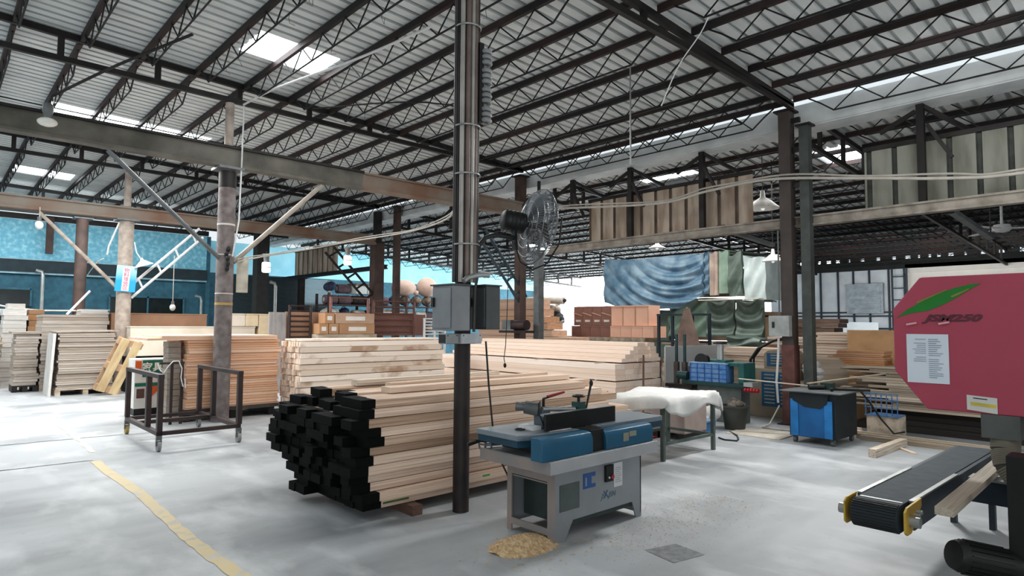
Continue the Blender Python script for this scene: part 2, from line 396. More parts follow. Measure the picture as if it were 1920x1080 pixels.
for b in range(5):
    ya, yb = ends[b] + .06, ends[b + 1] - .06; first = None
    for k, x in enumerate(XF):
        if b == 0 and k > 17: continue
        lab = '%s far-roof purlin outward from the gutter, %s' % (nth(k + 1), FBN[b])
        if first is None:
            first = purlin(yb - ya, .36, .8, 'far_roof_purlin'); first.location = (x, ya, zf(x)); tag(first, lab, None, 'far roof purlins')
        else: dup(first, (x, ya, zf(x)), label=lab)
# gutter between the two roofs
g = thing('roof_gutter', 'long pale sheet-metal gutter hung between the near and far roofs', 'gutter', (10.9, 10, 5))
MB().box(10.66, -5, 4.97, 10.69, 27.5, 5.335).build('front_side', GUTT, g)
MB().box(10.69, -5, 4.95, 11.15, 27.5, 4.98).build('bottom_sheet', GUTT, g)
MB().box(11.12, -5, 4.98, 11.15, 27.5, 5.25).build('back_side', GUTT, g)
# gutter brackets: posts with struts that carry the hanging sheets
for i, (y, lab) in enumerate(((14.2, 'left of the hanging fan'), (9.62, 'just right of the hanging fan'), (8.0, 'at the left third of the tan hanging sheets'), (6.32, 'at the right third of the tan hanging sheets'), (2.68, 'through the dark grey-green hanging sheets'))):
    t = thing('hanging_gutter_bracket', 'dark strutted bracket below the gutter, %s' % lab, 'bracket', (10.87, y, 4), group='gutter brackets')
    MB().box(10.76, y - .05, 3.46 if 1 < i else 4.3, 10.85, y + .05, 4.94).build('post', STEEL, t)
    MB().bar((10.8, y - .04, 4.9), (11.3, y - .5, 4.55), .05, .06).build('strut', STEEL, t)
    MB().bar((10.8, y + .06, 4.85), (10.8, y + .55, 4.62), .05, .06).build('strut', STEEL, t)
    MB().bar((10.72, y - .1, 4.6), (10.72, y - .4, 4.05), .05, .05).build('strut', STEEL, t)
    MB().bar((10.84, y - .03, 4.62), (11.4, y + .25, 4.74), .05, .06).build('strut', STEEL, t)
# ---------------------------------------------------------------- corrugated hanging sheets
def sheets(name, lab, y0, y1, x, z0, z1, col, rib, pitch, dark):
    t = thing(name, lab, 'sheet metal panel', (x, (y0 + y1) / 2, z0))
    mb = MB(); y = y0; prof = []
    while y < y1 - 1e-3:
        e = min(y + pitch, y1); w = e - y
        prof += [(y, 0), (y + w * .79, 0), (y + w * .83, .04), (y + w * .96, .04)]; y = e
    prof.append((y1, 0))
    for (ya, da), (yb, db) in zip(prof, prof[1:]):
        mb.add([(x + da, ya, z0), (x + db, yb, z0), (x + db, yb, z1), (x + da, ya, z1)], [(0, 1, 2, 3)], 0 if da == db == 0 else 1)
    mb.build('corrugated_sheet', [col, rib], t)
    MB().box(x - .03, y0, z1 - .02, x + .09, y1, z1 + .05).build('top_rail', STEEL, t)
    return t
TANS = M('tan_stained_sheet', '#c3b5a5', .8, 0, scale=1.6, col2='#8d7766', stretch=(1, 2.4, .5), thr=(.33, .62), detail=7)
TANR = M('tan_rib_shade', '#75675c', .8, 0, var=.3, stretch=(1, 3, .5))  # darker copy of the tan sheet; rib shadow put into the colour
GRNS = M('grey_green_sheet', '#96978d', .8, 0, scale=1.5, col2='#6e7064', stretch=(1, 2.4, .5), thr=(.33, .62), detail=7)
GRNR = M('grey_green_rib_shade', '#4b4f4a', .8, 0, var=.3)  # rib shadow painted as a darker grey-green
sheets('hanging_sheet', 'tan rust-stained corrugated sheets standing on the ledge beam above the blue tarpaulin', 5.38, 9.26, 10.95, 3.5, 4.4, TANS, TANR, .355, 0)
sheets('hanging_sheet', 'dark grey-green corrugated sheets above the red machine', -3, 3.52, 10.95, 3.5, 4.42, GRNS, GRNR, .36, 0)
sheets('hanging_sheet', 'small brown corrugated sheets hanging in front of the light blue wall', 21.2, 24.85, 10.95, 3.55, 4.5, TANS, TANR, .42, 0)
# ---------------------------------------------------------------- beams
def beamI(name, lab, p0, p1, w, h, mat, fl=.04):
    t = thing(name, lab, 'steel beam', p0)
    d = Vector(p1) - Vector(p0)
    z = Vector((0, 0, 1))
    MB().bar(Vector(p0) + z * (h / 2), Vector(p1) + z * (h / 2), w * .55, h - 2 * fl).build('web_plate', mat, t)
    MB().bar(Vector(p0) + z * (h - fl / 2), Vector(p1) + z * (h - fl / 2), w, fl).build('upper_flange', STEEL if mat is BEAMM else mat, t)
    MB().bar(Vector(p0) + z * (fl / 2), Vector(p1) + z * (fl / 2), w, fl).build('lower_flange', mat, t)
    return t
beamI('steel_beam', 'grey dust-caked beam carried by the speckled pipe post', (-3, 10.9, 4.2), (6.1, 10.9, 4.2), .2, .36, BEAMM)
beamI('steel_beam', 'rusty brown end of the dusty beam, behind the conduit post', (6.1, 10.9, 4.2), (10.36, 10.9, 4.2), .2, .34, BEAMR)
beamI('steel_beam', 'pale brown beam on top of the post with the blue sign', (-3, 17.5, 4.1), (10.3, 17.5, 4.1), .2, .3, BEAMR)
beamI('steel_beam', 'dark beam high in front of the blue wall', (-3, 24.1, 4.95), (10.3, 24.1, 4.95), .16, .25, STEEL)
beamI('ledge_beam', 'long dusty ledge beam under the hanging corrugated sheets', (10.62, 10.3, 3.26), (10.62, -5, 3.26), .16, .17, DUSTY, .03)
beamI('ledge_beam', 'dark ledge beam under the small brown sheets far behind', (10.9, 26, 3.4), (10.9, 17.8, 3.4), .14, .14, STEEL, .03)
for (a_, b_, lab) in (((10.78, 5.93, 3.42), (12.9, 5.93, 3.3), 'slanting grey strut under the ledge beam left of the twin columns'), ((10.78, 2.37, 3.32), (13.6, 2.37, 3.18), 'slanting grey strut under the ledge beam above the red machine')):
    t = thing('hanging_strut', lab, 'strut', a_)
    MB().bar(a_, b_, .1, .07).build('strut_bar', GREYS, t); MB().box(a_[0] - .02, a_[1] - .08, a_[2] - .08, a_[0], a_[1] + .08, a_[2] + .06).build('end_plate', STEEL, t); MB().cyl(b_, (b_[0], b_[1], 5.1), .012, n=6).build('hanger_rod', STEEL, t)
# ---------------------------------------------------------------- posts
def pole(name, lab, x, y, r, h, mat, cap=True, plate=.0, n=20, top=None):
    t = thing(name, lab, 'post', (x, y, 0))
    MB().cyl((x, y, 0), (x, y, h), r, r if top is None else top, n).build('shaft', mat, t, smooth=40)
    if cap: MB().box(x - r * 1.5, y - r * 1.5, h, x + r * 1.5, y + r * 1.5, h + .04).build('cap_plate', GREYS, t)
    return t
def strap(t, x, y, z, r, mat, hgt=.03):
    MB().cyl((x, y, z), (x, y, z + hgt), r, n=20).build('strap', mat, t, smooth=40)
def brace(t, p, q, r, mat): return MB().cyl(p, q, r, n=10).build('brace', mat, t, smooth=40)
def ladder(t, p, q, off, r, mat, rungs):
    o = Vector(off); p, q = Vector(p), Vector(q)
    b = MB().cyl(p, q, r, n=8).cyl(p + o, q + o, r, n=8)
    for k in range(rungs):
        c = p.lerp(q, (k + .6) / rungs); b.cyl(c, c + o, r * .8, n=6)
    return b.build('lattice_brace', mat, t, smooth=40)
STRAPG = M('pale_strap', '#c9c4bb', .6, 0)
PA = pole('steel_pipe_post', 'thick speckled grey-brown pipe post standing behind the empty trolley', 3.6, 10.9, .135, 4.15, PIPEP)
strap(PA, 3.6, 10.9, 3.22, .139, STRAPG); strap(PA, 3.6, 10.9, 2.72, .139, STRAPG, .02); strap(PA, 3.6, 10.9, 2.08, .139, STRAPG, .02)
MB().cyl((3.6, 10.9, 1.9), (3.6, 10.9, 1.94), .138, n=20).build('paint_band', M('ochre_paint', '#b79a5a', .7, 0), PA, smooth=40)
MB().cyl((3.6, 10.9, 3.85), (3.6, 10.9, 4.13), .137, n=20).build('dark_band', STEEL, PA, smooth=40)
MB().cyl((3.6, 10.9, 4.565), (3.6, 10.9, 5.3), .07, n=14).build('upper_stub', PIPEL, PA, smooth=40)
brace(PA, (1.87, 10.86, 4.155), (3.5, 10.86, 2.66), .035, GREYS); brace(PA, (5.25, 10.86, 4.15), (3.72, 10.86, 2.62), .04, M('brace_grey', '#9a9288', .6, .1))
bm = MB()
for k in range(5): bm.ball((3.6 + U(-.05, .08), 10.74 + U(-.02, .02), 2.5 + .08 * k), .035, .03, .05, 8, 6)
bm.build('wire_bundle', BLACK, PA, smooth=60)
MB().box(3.79, 10.86, 2.12, 3.97, 10.9, 2.72).build('notice_board', M('weathered_board', '#b9b3a5', .8, 0, scale=6), PA)
MB().tube([(3.77, 10.73, 5.25), (3.76, 10.73, 4.3), (3.74, 10.72, 3.3), (3.66, 10.74, 2.7)], .014, 6).build('white_conduit', WHITEP, PA, smooth=60)
PB = pole('steel_pipe_post', 'pale beige pipe post with the blue sign', 3.47, 17.5, .16, 4.05, PIPEL)
MB().cyl((3.47, 17.5, 4.41), (3.47, 17.5, 5.25), .08, n=14).build('upper_stub', PIPEL, PB, smooth=40)
brace(PB, (1.76, 17.45, 4.05), (3.3, 17.45, 2.45), .04, PIPEL)
ladder(PB, (3.62, 17.45, 2.2), (5.2, 17.45, 3.83), (-.1, 0, .22), .032, WHITEP, 4)
MB().tube([(3.3, 17.4, 4.0), (3.1, 17.4, 3.4), (3.08, 17.4, 3.2)], .022, 6).build('white_conduit', WHITEP, PB, smooth=60)
pole('steel_pipe_post', 'rust-brown pipe post just in front of the blue wall', 3.55, 24.1, .17, 4.9, RUST)
# twin columns on the gutter line
def column(lab, x, y, w, h, mat, z0=0):
    t = thing('steel_column', lab, 'column', (x, y, 0))
    MB().box(x - w / 2, y - w * .5, z0, x + w / 2, y + w * .5, h).build('shaft', mat, t)
    MB().box(x - w * .8, y - w * .8, h, x + w * .8, y + w * .8, h + .03).build('cap_plate', STEEL, t)
    MB().box(x - w * .9, y - w * .9, 0, x + w * .9, y + w * .9, .015).build('base_plate', STEEL, t)
    return t
C1 = column('dark column with the grey switch box beside the blue cart', 10.5, 4.56, .19, 5.2, M('column_grey_brown', '#4a423f', .6, .1, var=.2, scale=3))
MB().box(10.395, 4.455, .016, 10.605, 4.665, 1.3).build('red_base_wrap', M('red_brown_base', '#6b4742', .7, .1, var=.25, scale=6), C1)
C1['label'] = 'reddish-based dark column carrying the grey switch box behind the blue cart'
MB().tube([(10.38, 4.7, 1.42), (10.37, 4.71, 1.1), (10.36, 4.74, .7), (10.36, 4.72, .35)], .02, 8).build('white_conduit', WHITEP, C1, smooth=60)
MB().tube([(10.38, 4.68, 3.2), (10.38, 4.68, 1.79)], .014, 8).build('grey_conduit', GREYS, C1, smooth=60)
C1b = column('slim green-grey column right beside the reddish one', 10.5, 4.25, .15, 4.9, M('olive_grey_steel', '#4a4f4c', .6, .2, var=.2))
for z in (3.9, 4.5, 5.0): MB().box(10.47, 4.33, z, 10.53, 4.46, z + .08).build('batten_plate', STEEL, C1b)
C2 = column('brown column behind the hanging fan, with a lattice brace', 10.5, 11.05, .2, 5.2, RUST)
ladder(C2, (10.42, 11.0, 2.15), (9.1, 11.0, 3.65), (.24, 0, .14), .035, M('blue_grey_steel', '#3c4a54', .5, .3), 5)
C2b = column('smooth grey column a step right of the brown one behind the fan', 10.5, 10.42, .17, 3.25, GREYS)
MB().cyl((10.5, 10.42, 3.28), (10.5, 10.42, 5.0), .04, n=8).build('upper_stub', STEEL, C2b)
C3 = column('broad brown column with a lattice brace in front of the shelving', 10.5, 17.7, .33, 4.2, RUST)
MB().box(10.4, 17.6, 4.2, 10.6, 17.8, 5.2).build('upper_stub', STEEL, C3)
ladder(C3, (10.25, 17.65, 2.2), (8.7, 17.65, 3.75), (.28, 0, .18), .04, STEEL, 5)
column('thin brown column right of the broad one in front of the shelving', 10.5, 16.55, .17, 5.2, RUST)
column('thick dark column beside the dark shutters', 8.7, 22.6, .42, 5.2, M('dark_column', '#2d2e2d', .7, 0))
column('thin dark column left of the small brown corrugated sheets', 10.4, 23.0, .2, 3.3, STEEL)
c = column('rust bracket column hung on the upper blue wall', 3.0, 26.6, .2, 5.2, RUST, 3.95); c['label'] = 'short rust-brown hanger beam on the upper part of the blue wall'
c.name = 'hanging_wall_bracket'; c['category'] = 'bracket'
for ch in list(c.children):
    if ch.name.startswith('base_plate'): bpy.data.objects.remove(ch)
# white downpipes in front of the wall
for x, y, h, lab in ((2.86, 26.6, 3.2, 'thin pale pipe against the blue wall left of the brown post'), (9.0, 22.0, 2.9, 'white bent pipe beside the dark shutters'), (7.1, 23.8, 2.4, 'thin white pipe standing before the dark shutter')):
    t = thing('vertical_pipe', lab, 'pipe', (x, y, 0))
    MB().tube([(x, y, .0), (x, y, h), (x - .03, y, h + .12), (x - .2, y, h + .16)], .06 if h > 2.8 else .04, 8).build('pipe', GALV, t, smooth=60)
    MB().cyl((x, y, h * .6), (x, y, h * .6 + .06), .085, n=10).build('pipe_clip', GREYS, t)
# ---------------------------------------------------------------- the conduit post with its boxes and fan
DKB = M('dark_brown_pipe', '#3a3130', .6, .2, scale=5, col2='#262222', bump=.15)
FP = thing('steel_pipe_post', 'dark front post wrapped in metal conduits, carrying the fan and grey boxes', 'post', (3.45, 4.36, 0))
MB().cyl((3.45, 4.36, 0), (3.45, 4.36, 5.2), .07, n=20).build('shaft', DKB, FP, smooth=40)
CPIPE = M('bright_conduit', '#a9a6a1', .4, .25, var=.15); BPIPE = M('brown_conduit', '#766963', .45, .2, var=.2); DPIPE = M('dark_conduit', '#454242', .45, .2)
for x, y, r, m in ((3.375, 4.30, .022, CPIPE), (3.42, 4.275, .024, BPIPE), (3.467, 4.268, .018, CPIPE), (3.505, 4.275, .02, BPIPE), (3.545, 4.30, .02, DPIPE), (3.35, 4.36, .018, DPIPE)):
    MB().tube([(x, y, 1.97), (x, y, 5.4)], r, 10).build('conduit', m, FP, smooth=60)
for z in (2.3, 2.92, 4.25, 3.35): MB().torus((3.455, 4.33, z), (0, 0, 1), .115, .008, 24, 6).build('wire_tie', GALV, FP, smooth=60)
t = thing('corrugated_hose_coil', 'black and white corrugated hose strapped upright high on the conduit post', 'hose', (3.6, 4.27, 3.36))
HW = M('grey_white_hose', '#8f9192', .5, 0, var=.1)
MB().box(3.52, 4.24, 3.4, 3.57, 4.3, 4.12).build('backing_bar', BLACK, t)
mb = MB(); z = 3.42; k = 0
while z < 4.1:
    mb.torus((3.6, 4.245, z), (.15, .1, 1), .035, .022, 16, 6); z += .05 if k % 3 != 2 else .075; k += 1
mb.build('hose_rings', HW, t, smooth=60)
BOXG = M('box_grey', '#878b8f', .45, .1, var=.1); BOXD = M('box_dark_grey', '#4d5254', .45, .1, var=.1)
def cabinet(lab, x0, y0, x1, y1, z0, z1, mat, side):
    t = thing('mounted_electrical_box', lab, 'electrical box', ((x0 + x1) / 2, (y0 + y1) / 2, z0))
    MB().box(x0, y0, z0, x1, y1, z1).build('housing', mat, t, bevel=.006)
    MB().box(x0 - .012, y0 + .015, z0 + .02, x0, y1 - .015, z1 - .02).build('door', mat, t, bevel=.004)
    h = MB().box(x0 - .03, y1 - .05, z0 + .2, x0 - .012, y1 - .02, z0 + .28).build('lock_handle', BLACK, t)
    MB().box(x0 - .02, y0 - .015, z1, x1 + .01, y1 + .01, z1 + .012).build('rain_cap', BOXD, t)
    return t
cabinet('light grey electrical cabinet, the one toward the trolley side of the conduit post', 3.19, 4.17, 3.38, 4.45, 1.55, 1.93, BOXG, 0)
b2 = cabinet('dark grey electrical cabinet, the one toward the hanging plug side of the post', 3.56, 4.17, 3.72, 4.42, 1.56, 1.94, BOXD, 0)
for x0, x1, y0, lab, m in ((3.15, 3.285, 4.2, 'small pale terminal box with black side under the lighter cabinet', GALV), (3.30, 3.52, 4.18, 'small pale junction box across the post below the cabinets', M('pale_box', '#b4b9bd', .45, .1))):
    t = thing('mounted_junction_box', lab, 'electrical box', (x0, y0, 1.44))
    MB().box(x0, y0, 1.44, x1, y0 + .1, 1.525).build('housing', m, t, bevel=.005)
    MB().box(x0 - .004, y0 + .005, 1.448, x0, y0 + .095, 1.518).build('side_cover', BLACK if x0 < 3.2 else m, t)
    for sx in (.02, x1 - x0 - .02): MB().cyl((x0 + sx, y0 - .004, 1.51), (x0 + sx, y0 + .002, 1.51), .005, n=8).build('screw', STEEL, t)
t = thing('conduit_elbow', 'grey bent cable duct curling over the lighter cabinet', 'conduit', (3.4, 4.2, 1.97))
MB().tube([(3.29, 4.15, 1.965), (3.33, 4.15, 1.995), (3.42, 4.14, 2.02), (3.5, 4.13, 2.03), (3.55, 4.13, 2.025)], .022, 10).build('duct', GALV, t, smooth=60)
MB().tube([(3.43, 4.14, 2.0), (3.43, 4.17, 1.9), (3.43, 4.18, 1.54)], .012, 8).build('drop_pipe', DPIPE, t, smooth=60)
# fan
FC = Vector((4.2, 4.2, 2.53)); FA = Vector((.93, -.33, -.14)).normalized()
fan = thing('cage_fan', 'large black-motor cage fan on a curved arm from the conduit post', 'fan', FC)
FB = M('fan_black', '#161b1c', .45, .1, var=.2); CAGE = M('fan_cage', '#8d9296', .35, .7, var=.1); BLD = M('fan_blade', '#5f6468', .4, .5, var=.1)
a = FA.cross(Vector((0, 0, 1))).normalized(); b = FA.cross(a)
mo = MB().lathe([(.01, -.36), (.07, -.355), (.095, -.33), (.1, -.2), (.098, -.14), (.06, -.12), (.03, -.1), (.03, .0)], FC, FA, 24).build('motor', FB, fan, smooth=45)
mb = MB()
for k in range(5): mb.torus(FC + FA * (-.33 + .04 * k), FA, .1, .004, 24, 5)
mb.build('cooling_rings', BLACK, mo, smooth=60)
for k in range(3):
    th = 2 * PI * k / 3 + .4; mb = MB(); vs = []
    for i in range(7):
        r = .06 + .27 * i / 6
        for s in (-1, 0, 1):
            ph = th + s * (.30 + .12 * math.sin(i / 6 * PI)); e = math.cos(ph) * a + math.sin(ph) * b
            vs.append(FC + e * r + FA * (.0 + .05 * s))
    fs = [(3 * i + s, 3 * i + s + 1, 3 * i + s + 4, 3 * i + s + 3) for i in range(6) for s in range(2)]
    mb.add(vs, fs).build('blade', BLD, fan, smooth=60)
def cagehalf(nm, sgn):
    mb = MB(); n = 72
    prof = [(.05, .10), (.12, .105), (.22, .095), (.31, .065), (.355, .02), (.36, 0)]
    for k in range(n):
        ph = 2 * PI * k / n; e = math.cos(ph) * a + math.sin(ph) * b
        tw = .25 * sgn
        pts = []
        for r, d in prof:
            q = ph + tw * (1 - r / .36); e = math.cos(q) * a + math.sin(q) * b
            pts.append(FC + e * r + FA * d * sgn)
        mb.tube(pts, .0023, 4)
    for r, d in ((.36, 0), (.3, .068), (.22, .095), (.14, .104), (.06, .10)): mb.torus(FC + FA * d * sgn, FA, r, .0045, 48, 5)
    return mb.build(nm, CAGE, fan, smooth=60)
cagehalf('rear_guard', -1); cagehalf('front_guard', 1)
MB().cyl(FC + FA * .1, FC + FA * .108, .06, n=20).build('badge', FB, fan)
MB().tube([(3.585, 4.33, 2.2), (3.585, 4.31, 2.3), (3.63, 4.28, 2.375), (3.72, 4.26, 2.41), (3.97, 4.25, 2.405)], .021, 10).build('arm', FB, fan, smooth=60)
MB().bar((3.97, 4.25, 2.29), (3.955, 4.25, 2.5), .05, .03).build('tilt_bracket', FB, fan)
t = thing('hanging_power_cord', 'thin black cord with a round plug dangling from the fan', 'cord', (3.88, 4.27, 2.4))
MB().tube([(3.9, 4.24, 2.36), (3.89, 4.25, 2.1), (3.885, 4.26, 1.7), (3.88, 4.27, 1.42), (3.86, 4.27, 1.3), (3.87, 4.27, 1.26)], .004, 6).build('cord', BLACK, t, smooth=60)
MB().ball((3.872, 4.27, 1.235), .014, .014, .022).build('plug', BLACK, t, smooth=60)
t = thing('hanging_fan_cable', 'black cable looping under the fan cage up to the motor', 'cord', (4.2, 4.2, 2.1))
MB().tube([(3.93, 4.22, 2.36), (3.97, 4.18, 2.18), (4.07, 4.12, 2.11), (4.2, 4.06, 2.17), (4.32, 4.02, 2.36), (4.36, 4.02, 2.62)], .008, 6).build('cord', BLACK, t, smooth=60)
t = thing('power_cord', 'dark supply cord hanging from the cabinets down to the planer', 'cord', (3.56, 4.1, 0))
MB().tube([(3.54, 4.15, 1.46), (3.55, 4.12, 1.1), (3.58, 4.1, .75), (3.62, 4.06, .48), (3.7, 4.0, .28), (3.78, 3.9, .2), (3.8, 3.8, .17)], .008, 6).build('cord', BLACK, t, smooth=60)
# ---------------------------------------------------------------- timber
def unitbox(name, mat):
    return MB().box(0, 0, 0, 1, 1, 1).mesh(name, mat)
W_FR = WOOD('beech_plank', '#d6bca6', '#a78a73', .28); W_FI = WOOD('pale_batten', '#ecdac9', '#d3baa6', .12); W_BIG = WOOD('cream_board', '#f2dfcf', '#e4cab6', .06)
W_PLY = WOOD('orange_ply', '#e8bd9d', '#cf9e7d', .1); W_MDF = WOOD('kraft_sheet', '#b3a89d', '#94897e', .2); W_OLD = WOOD('weathered_board', '#cbbdab', '#93836f', .3)
W_ORG = WOOD('orange_board', '#c69268', '#a57652', .1); W_BRN = WOOD('brown_block', '#6a4a3a', '#543b30', .1)
ENDP = M('black_end_paint', '#080d0c', .8, 0, var=.3, scale=8, spec=.15)
def ub(mesh, name, x, y, z, l, w, h, rz=0, lab=None, cat=None, grp=None, tilt=None):
    o = bpy.data.objects.new(name, mesh); COL.objects.link(o); o.location = (x, y, z); o.scale = (l, w, h); o.rotation_euler = tilt if tilt else (0, 0, rz)
    return tag(o, lab, cat, grp)
PLANK = unitbox('timber_plank', W_FR); CAP = MB().box(-.002, -.012, -.028, .045, 1.012, 1.032).mesh('painted_end', ENDP)
CAPR = MB().box(.992, -.012, -.03, 1.004, 1.012, 1.03).mesh('painted_end', ENDP)
# black-ended pile in front
LH = .0745; z = .085; nl = 12
prof = [(4.62, 5.75), (4.62, 5.80), (4.62, 5.92), (4.61, 6.05), (4.6, 6.16), (4.6, 6.26), (4.6, 6.3), (4.6, 6.32), (4.6, 6.3), (4.62, 6.24), (4.64, 6.12), (4.68, 6.02)]
for i in range(nl):
    y0, y1 = prof[i]; y = y0 + U(-.06, .045); c = 0
    top = nl - i
    while y < y1 - .1 and (i == 0 or y < pm - .03):
        w_ = U(.13, .2); c += 1
        if y1 - (y + w_) < .125: w_ = max(.1, y1 + U(-.03, .03) - y)
        x0 = 2.57 + U(-.07, .08) + (.0 if i > 3 else .02) + (.14 * max(0, i - 9) * (1 if c > 3 else .4)); x1 = (6.28 if i < 8 else 5.95) + U(-.35, .05) - .12 * max(0, i - 9)
        if i == 11 and c in (3, 6): y += w_ + .006; continue
        p = ub(PLANK, 'timber_plank', x0, y, z, x1 - x0, w_, LH - .0055, lab='beech plank in black-ended pile: %s layer down, %s across from the planer side' % (nth(top), nth(c)), cat='plank', grp='black-ended beech planks')
        if c == 1 and i in (0, 1):
            mk = MB().box(.36 if i else .05, -.006, .35, .385 if i else .12, -.001, .6).build('chalk_mark', M('green_mark_%d' % i, '#4f9a4a' if i else '#4a6b3c', .8, 0), p, world=False); mk['label'] = 'green paint mark'
        cp = bpy.data.objects.new('painted_end', CAP); COL.objects.link(cp); cp.parent = p; cp['label'] = 'end painted black'
        y += w_ + .0075
    pm = y; z += LH
for k, (x, y, yb, lab) in enumerate(((3.05, 4.5, 5.95, 'reddish bearer block poking out under the black-ended pile by the post'), (4.9, 4.55, 5.95, 'bearer block under the black-ended pile behind the planer'))):
    ub(unitbox('bearer_block', W_BRN), 'bearer_block', x, y, 0, .1, yb - y, .083, lab=lab, cat='wood block')
# loose boards on top of that pile
zt = z + .002
for x, y, l, w_, h, m, lab in ((3.2, 5.72, 1.9, .13, .06, W_OLD, 'dark weathered board lying on the black-ended pile, farther to the back'),
                            (3.35, 5.35, 2.2, .1, .05, W_FR, 'pinkish board lying along the back of the black-ended pile'),
                            (3.1, 4.95, 2.4, .16, .05, W_FI, 'pale wide board on top of the black-ended pile, near the conduit post')):
    ub(unitbox('loose_board', m), 'loose_board', x, y, zt, l, w_, h, lab=lab, cat='board')
# batten stack (small square ends)
W_BAT = WOOD('jointed_batten', '#eedccb', '#bd9f87', .13, (3.2, .15, .15), 1.6)
W_BAT.node_tree.nodes['Color Ramp'].color_ramp.elements[0].position = .34; W_BAT.node_tree.nodes['Color Ramp'].color_ramp.elements[1].position = .44
BAT = unitbox('square_batten', W_BAT); z = .1; LB = .1
for i in range(12):
    y = 10.5 + U(-.012, .012); c = 0
    hh = LB - (.012 if i % 2 else .004)
    while y < 11.28:
        w_ = U(.05, .062); c += 1
        if c in (1, 2) or True:
            ub(BAT, 'square_batten', 4.76 + U(-.04, .03) + .003 * i, y, z, 3.2 + U(-.06, .05) - .02 * i, w_, hh, lab='pale batten, %s layer up, %s from the front face of the batten stack' % (nth(i + 1), nth(c)), cat='batten', grp='square battens')
        y += w_ + .004
    z += LB
STK = unitbox('stack_spacer', W_OLD)
for k, x in enumerate((5.0, 6.3, 7.5)): ub(STK, 'bearer_block', x, 10.49, .0, .1, .82, .098, lab='bearer under the batten stack, %s from the speckled post' % nth(k + 1), cat='wood block')
for k in range(3): ub(BAT, 'square_batten', 4.8, 10.55 + .24 * k, z + .002, 3.1, .2, .03, lab='flat pale board on top of the batten stack, %s from the front' % nth(k + 1), cat='board', grp='flat boards on the batten stack')
for k, y in enumerate((7.0, 8.8, 11.0)): ub(unitbox('bearer_block', W_OLD), 'bearer_block', 8.62, y, 0, 1.28, .1, .058, lab='bearer under the cream board pile, %s from its end' % nth(k + 1), cat='wood block')
# cream board pile: long side toward the post, stepped top
BIG = unitbox('wide_board', W_BIG)
def bigb(x, y, z, l, w_, h, lab): ub(BIG, 'wide_board', x + w_, y, z, l, w_, h, PI / 2, lab, 'board', 'cream wide boards')
z = .06
for tier in range(3):
    for i in range(3):
        nb = 5; w_ = 1.32 / nb
        for c in range(nb):
            if 0 < c < nb - 1 and not (tier == 2 and i == 2): continue
            bigb(8.6 + c * w_, 6.7 + U(-.012, .012), z, 4.9 + U(-.05, .05), w_ - .003, .092, 'cream board of the stepped pile, tier %s, layer %s, %s from the front' % (('one', 'two', 'three')[tier], ('one', 'two', 'three')[i], nth(c + 1)))
        if True:
            # inner boards
            for c in range(1, nb - 1):
                if tier == 2 and i == 2: continue
                bigb(8.6 + c * w_, 6.7 + U(-.012, .012), z, 4.9, w_ - .003, .092, 'cream board of the stepped pile, tier %s, layer %s, %s from the front' % (('one', 'two', 'three')[tier], ('one', 'two', 'three')[i], nth(c + 1)))
        z += .094
    for k, y in enumerate((7.1, 8.6, 10.6)): ub(STK, 'stack_spacer', 8.59, y, z + .0005, 1.3, .05, .017, lab='thin spacer stick %s the %s tier of the cream pile, %s from the end' % ('above', nth(tier + 1), nth(k + 1)), cat='spacer')
    z += .02
for i, (xo, n_) in enumerate(((.2, 5), (.36, 4), (.55, 4), (.72, 3), (.86, 2))):
    w_ = (1.32 - xo) / n_
    for c in range(n_):
        bigb(8.6 + xo + c * w_, 6.72 + .03 * i + U(-.03, .05), z, 4.75 - .1 * i, w_ - .004, .064, 'cream board on the stepped top, %s step up, %s from the front' % (nth(i + 1), nth(c + 1)))
    z += .066
t = thing('broom_handle', 'thin reddish rod leaning on the end of the cream board pile', 'rod', (9.2, 6.5, 0))
MB().cyl((8.75, 6.25, 0), (9.35, 6.66, 1.08), .016, n=8).build('rod', W_BRN, t); MB().box(8.65, 6.2, 0, 8.85, 6.3, .08).build('foot', RUBBER, t)
# plywood stack
PLY = unitbox('plywood_sheet', W_PLY); z = .2; i = 0
t = thing('low_pallet', 'dark pallet under the orange plywood stack', 'pallet', (3.9, 11.5, 0))
for x in (3.12, 3.85, 4.5): MB().box(x, 11.15, 0, x + .1, 12.3, .14).build('runner', STEEL, t)
MB().box(3.1, 11.12, .14, 4.66, 12.32, .195).build('deck', M('dark_board', '#4a4440', .8, 0, var=.3), t)
while z < 1.32:
    h = U(.032, .06); i += 1
    ext = 0.0
    ub(PLY, 'plywood_sheet', 3.14 + U(-.02, .02), 11.12 + U(-.015, .015), z, 1.5 + U(-.03, .03), 1.2, h - .004, lab='orange plywood sheet, %s from the bottom of the stack behind the speckled post' % nth(i), cat='sheet', grp='orange plywood sheets'); z += h
for k in range(2):
    ub(PLY, 'plywood_sheet', 2.55 + .2 * k, 11.1, z, 2.05 - .2 * k, 1.25, .035, lab='long pale sheet overhanging the top of the plywood stack, %s' % ('lower' if k == 0 else 'upper'), cat='sheet'); z += .037
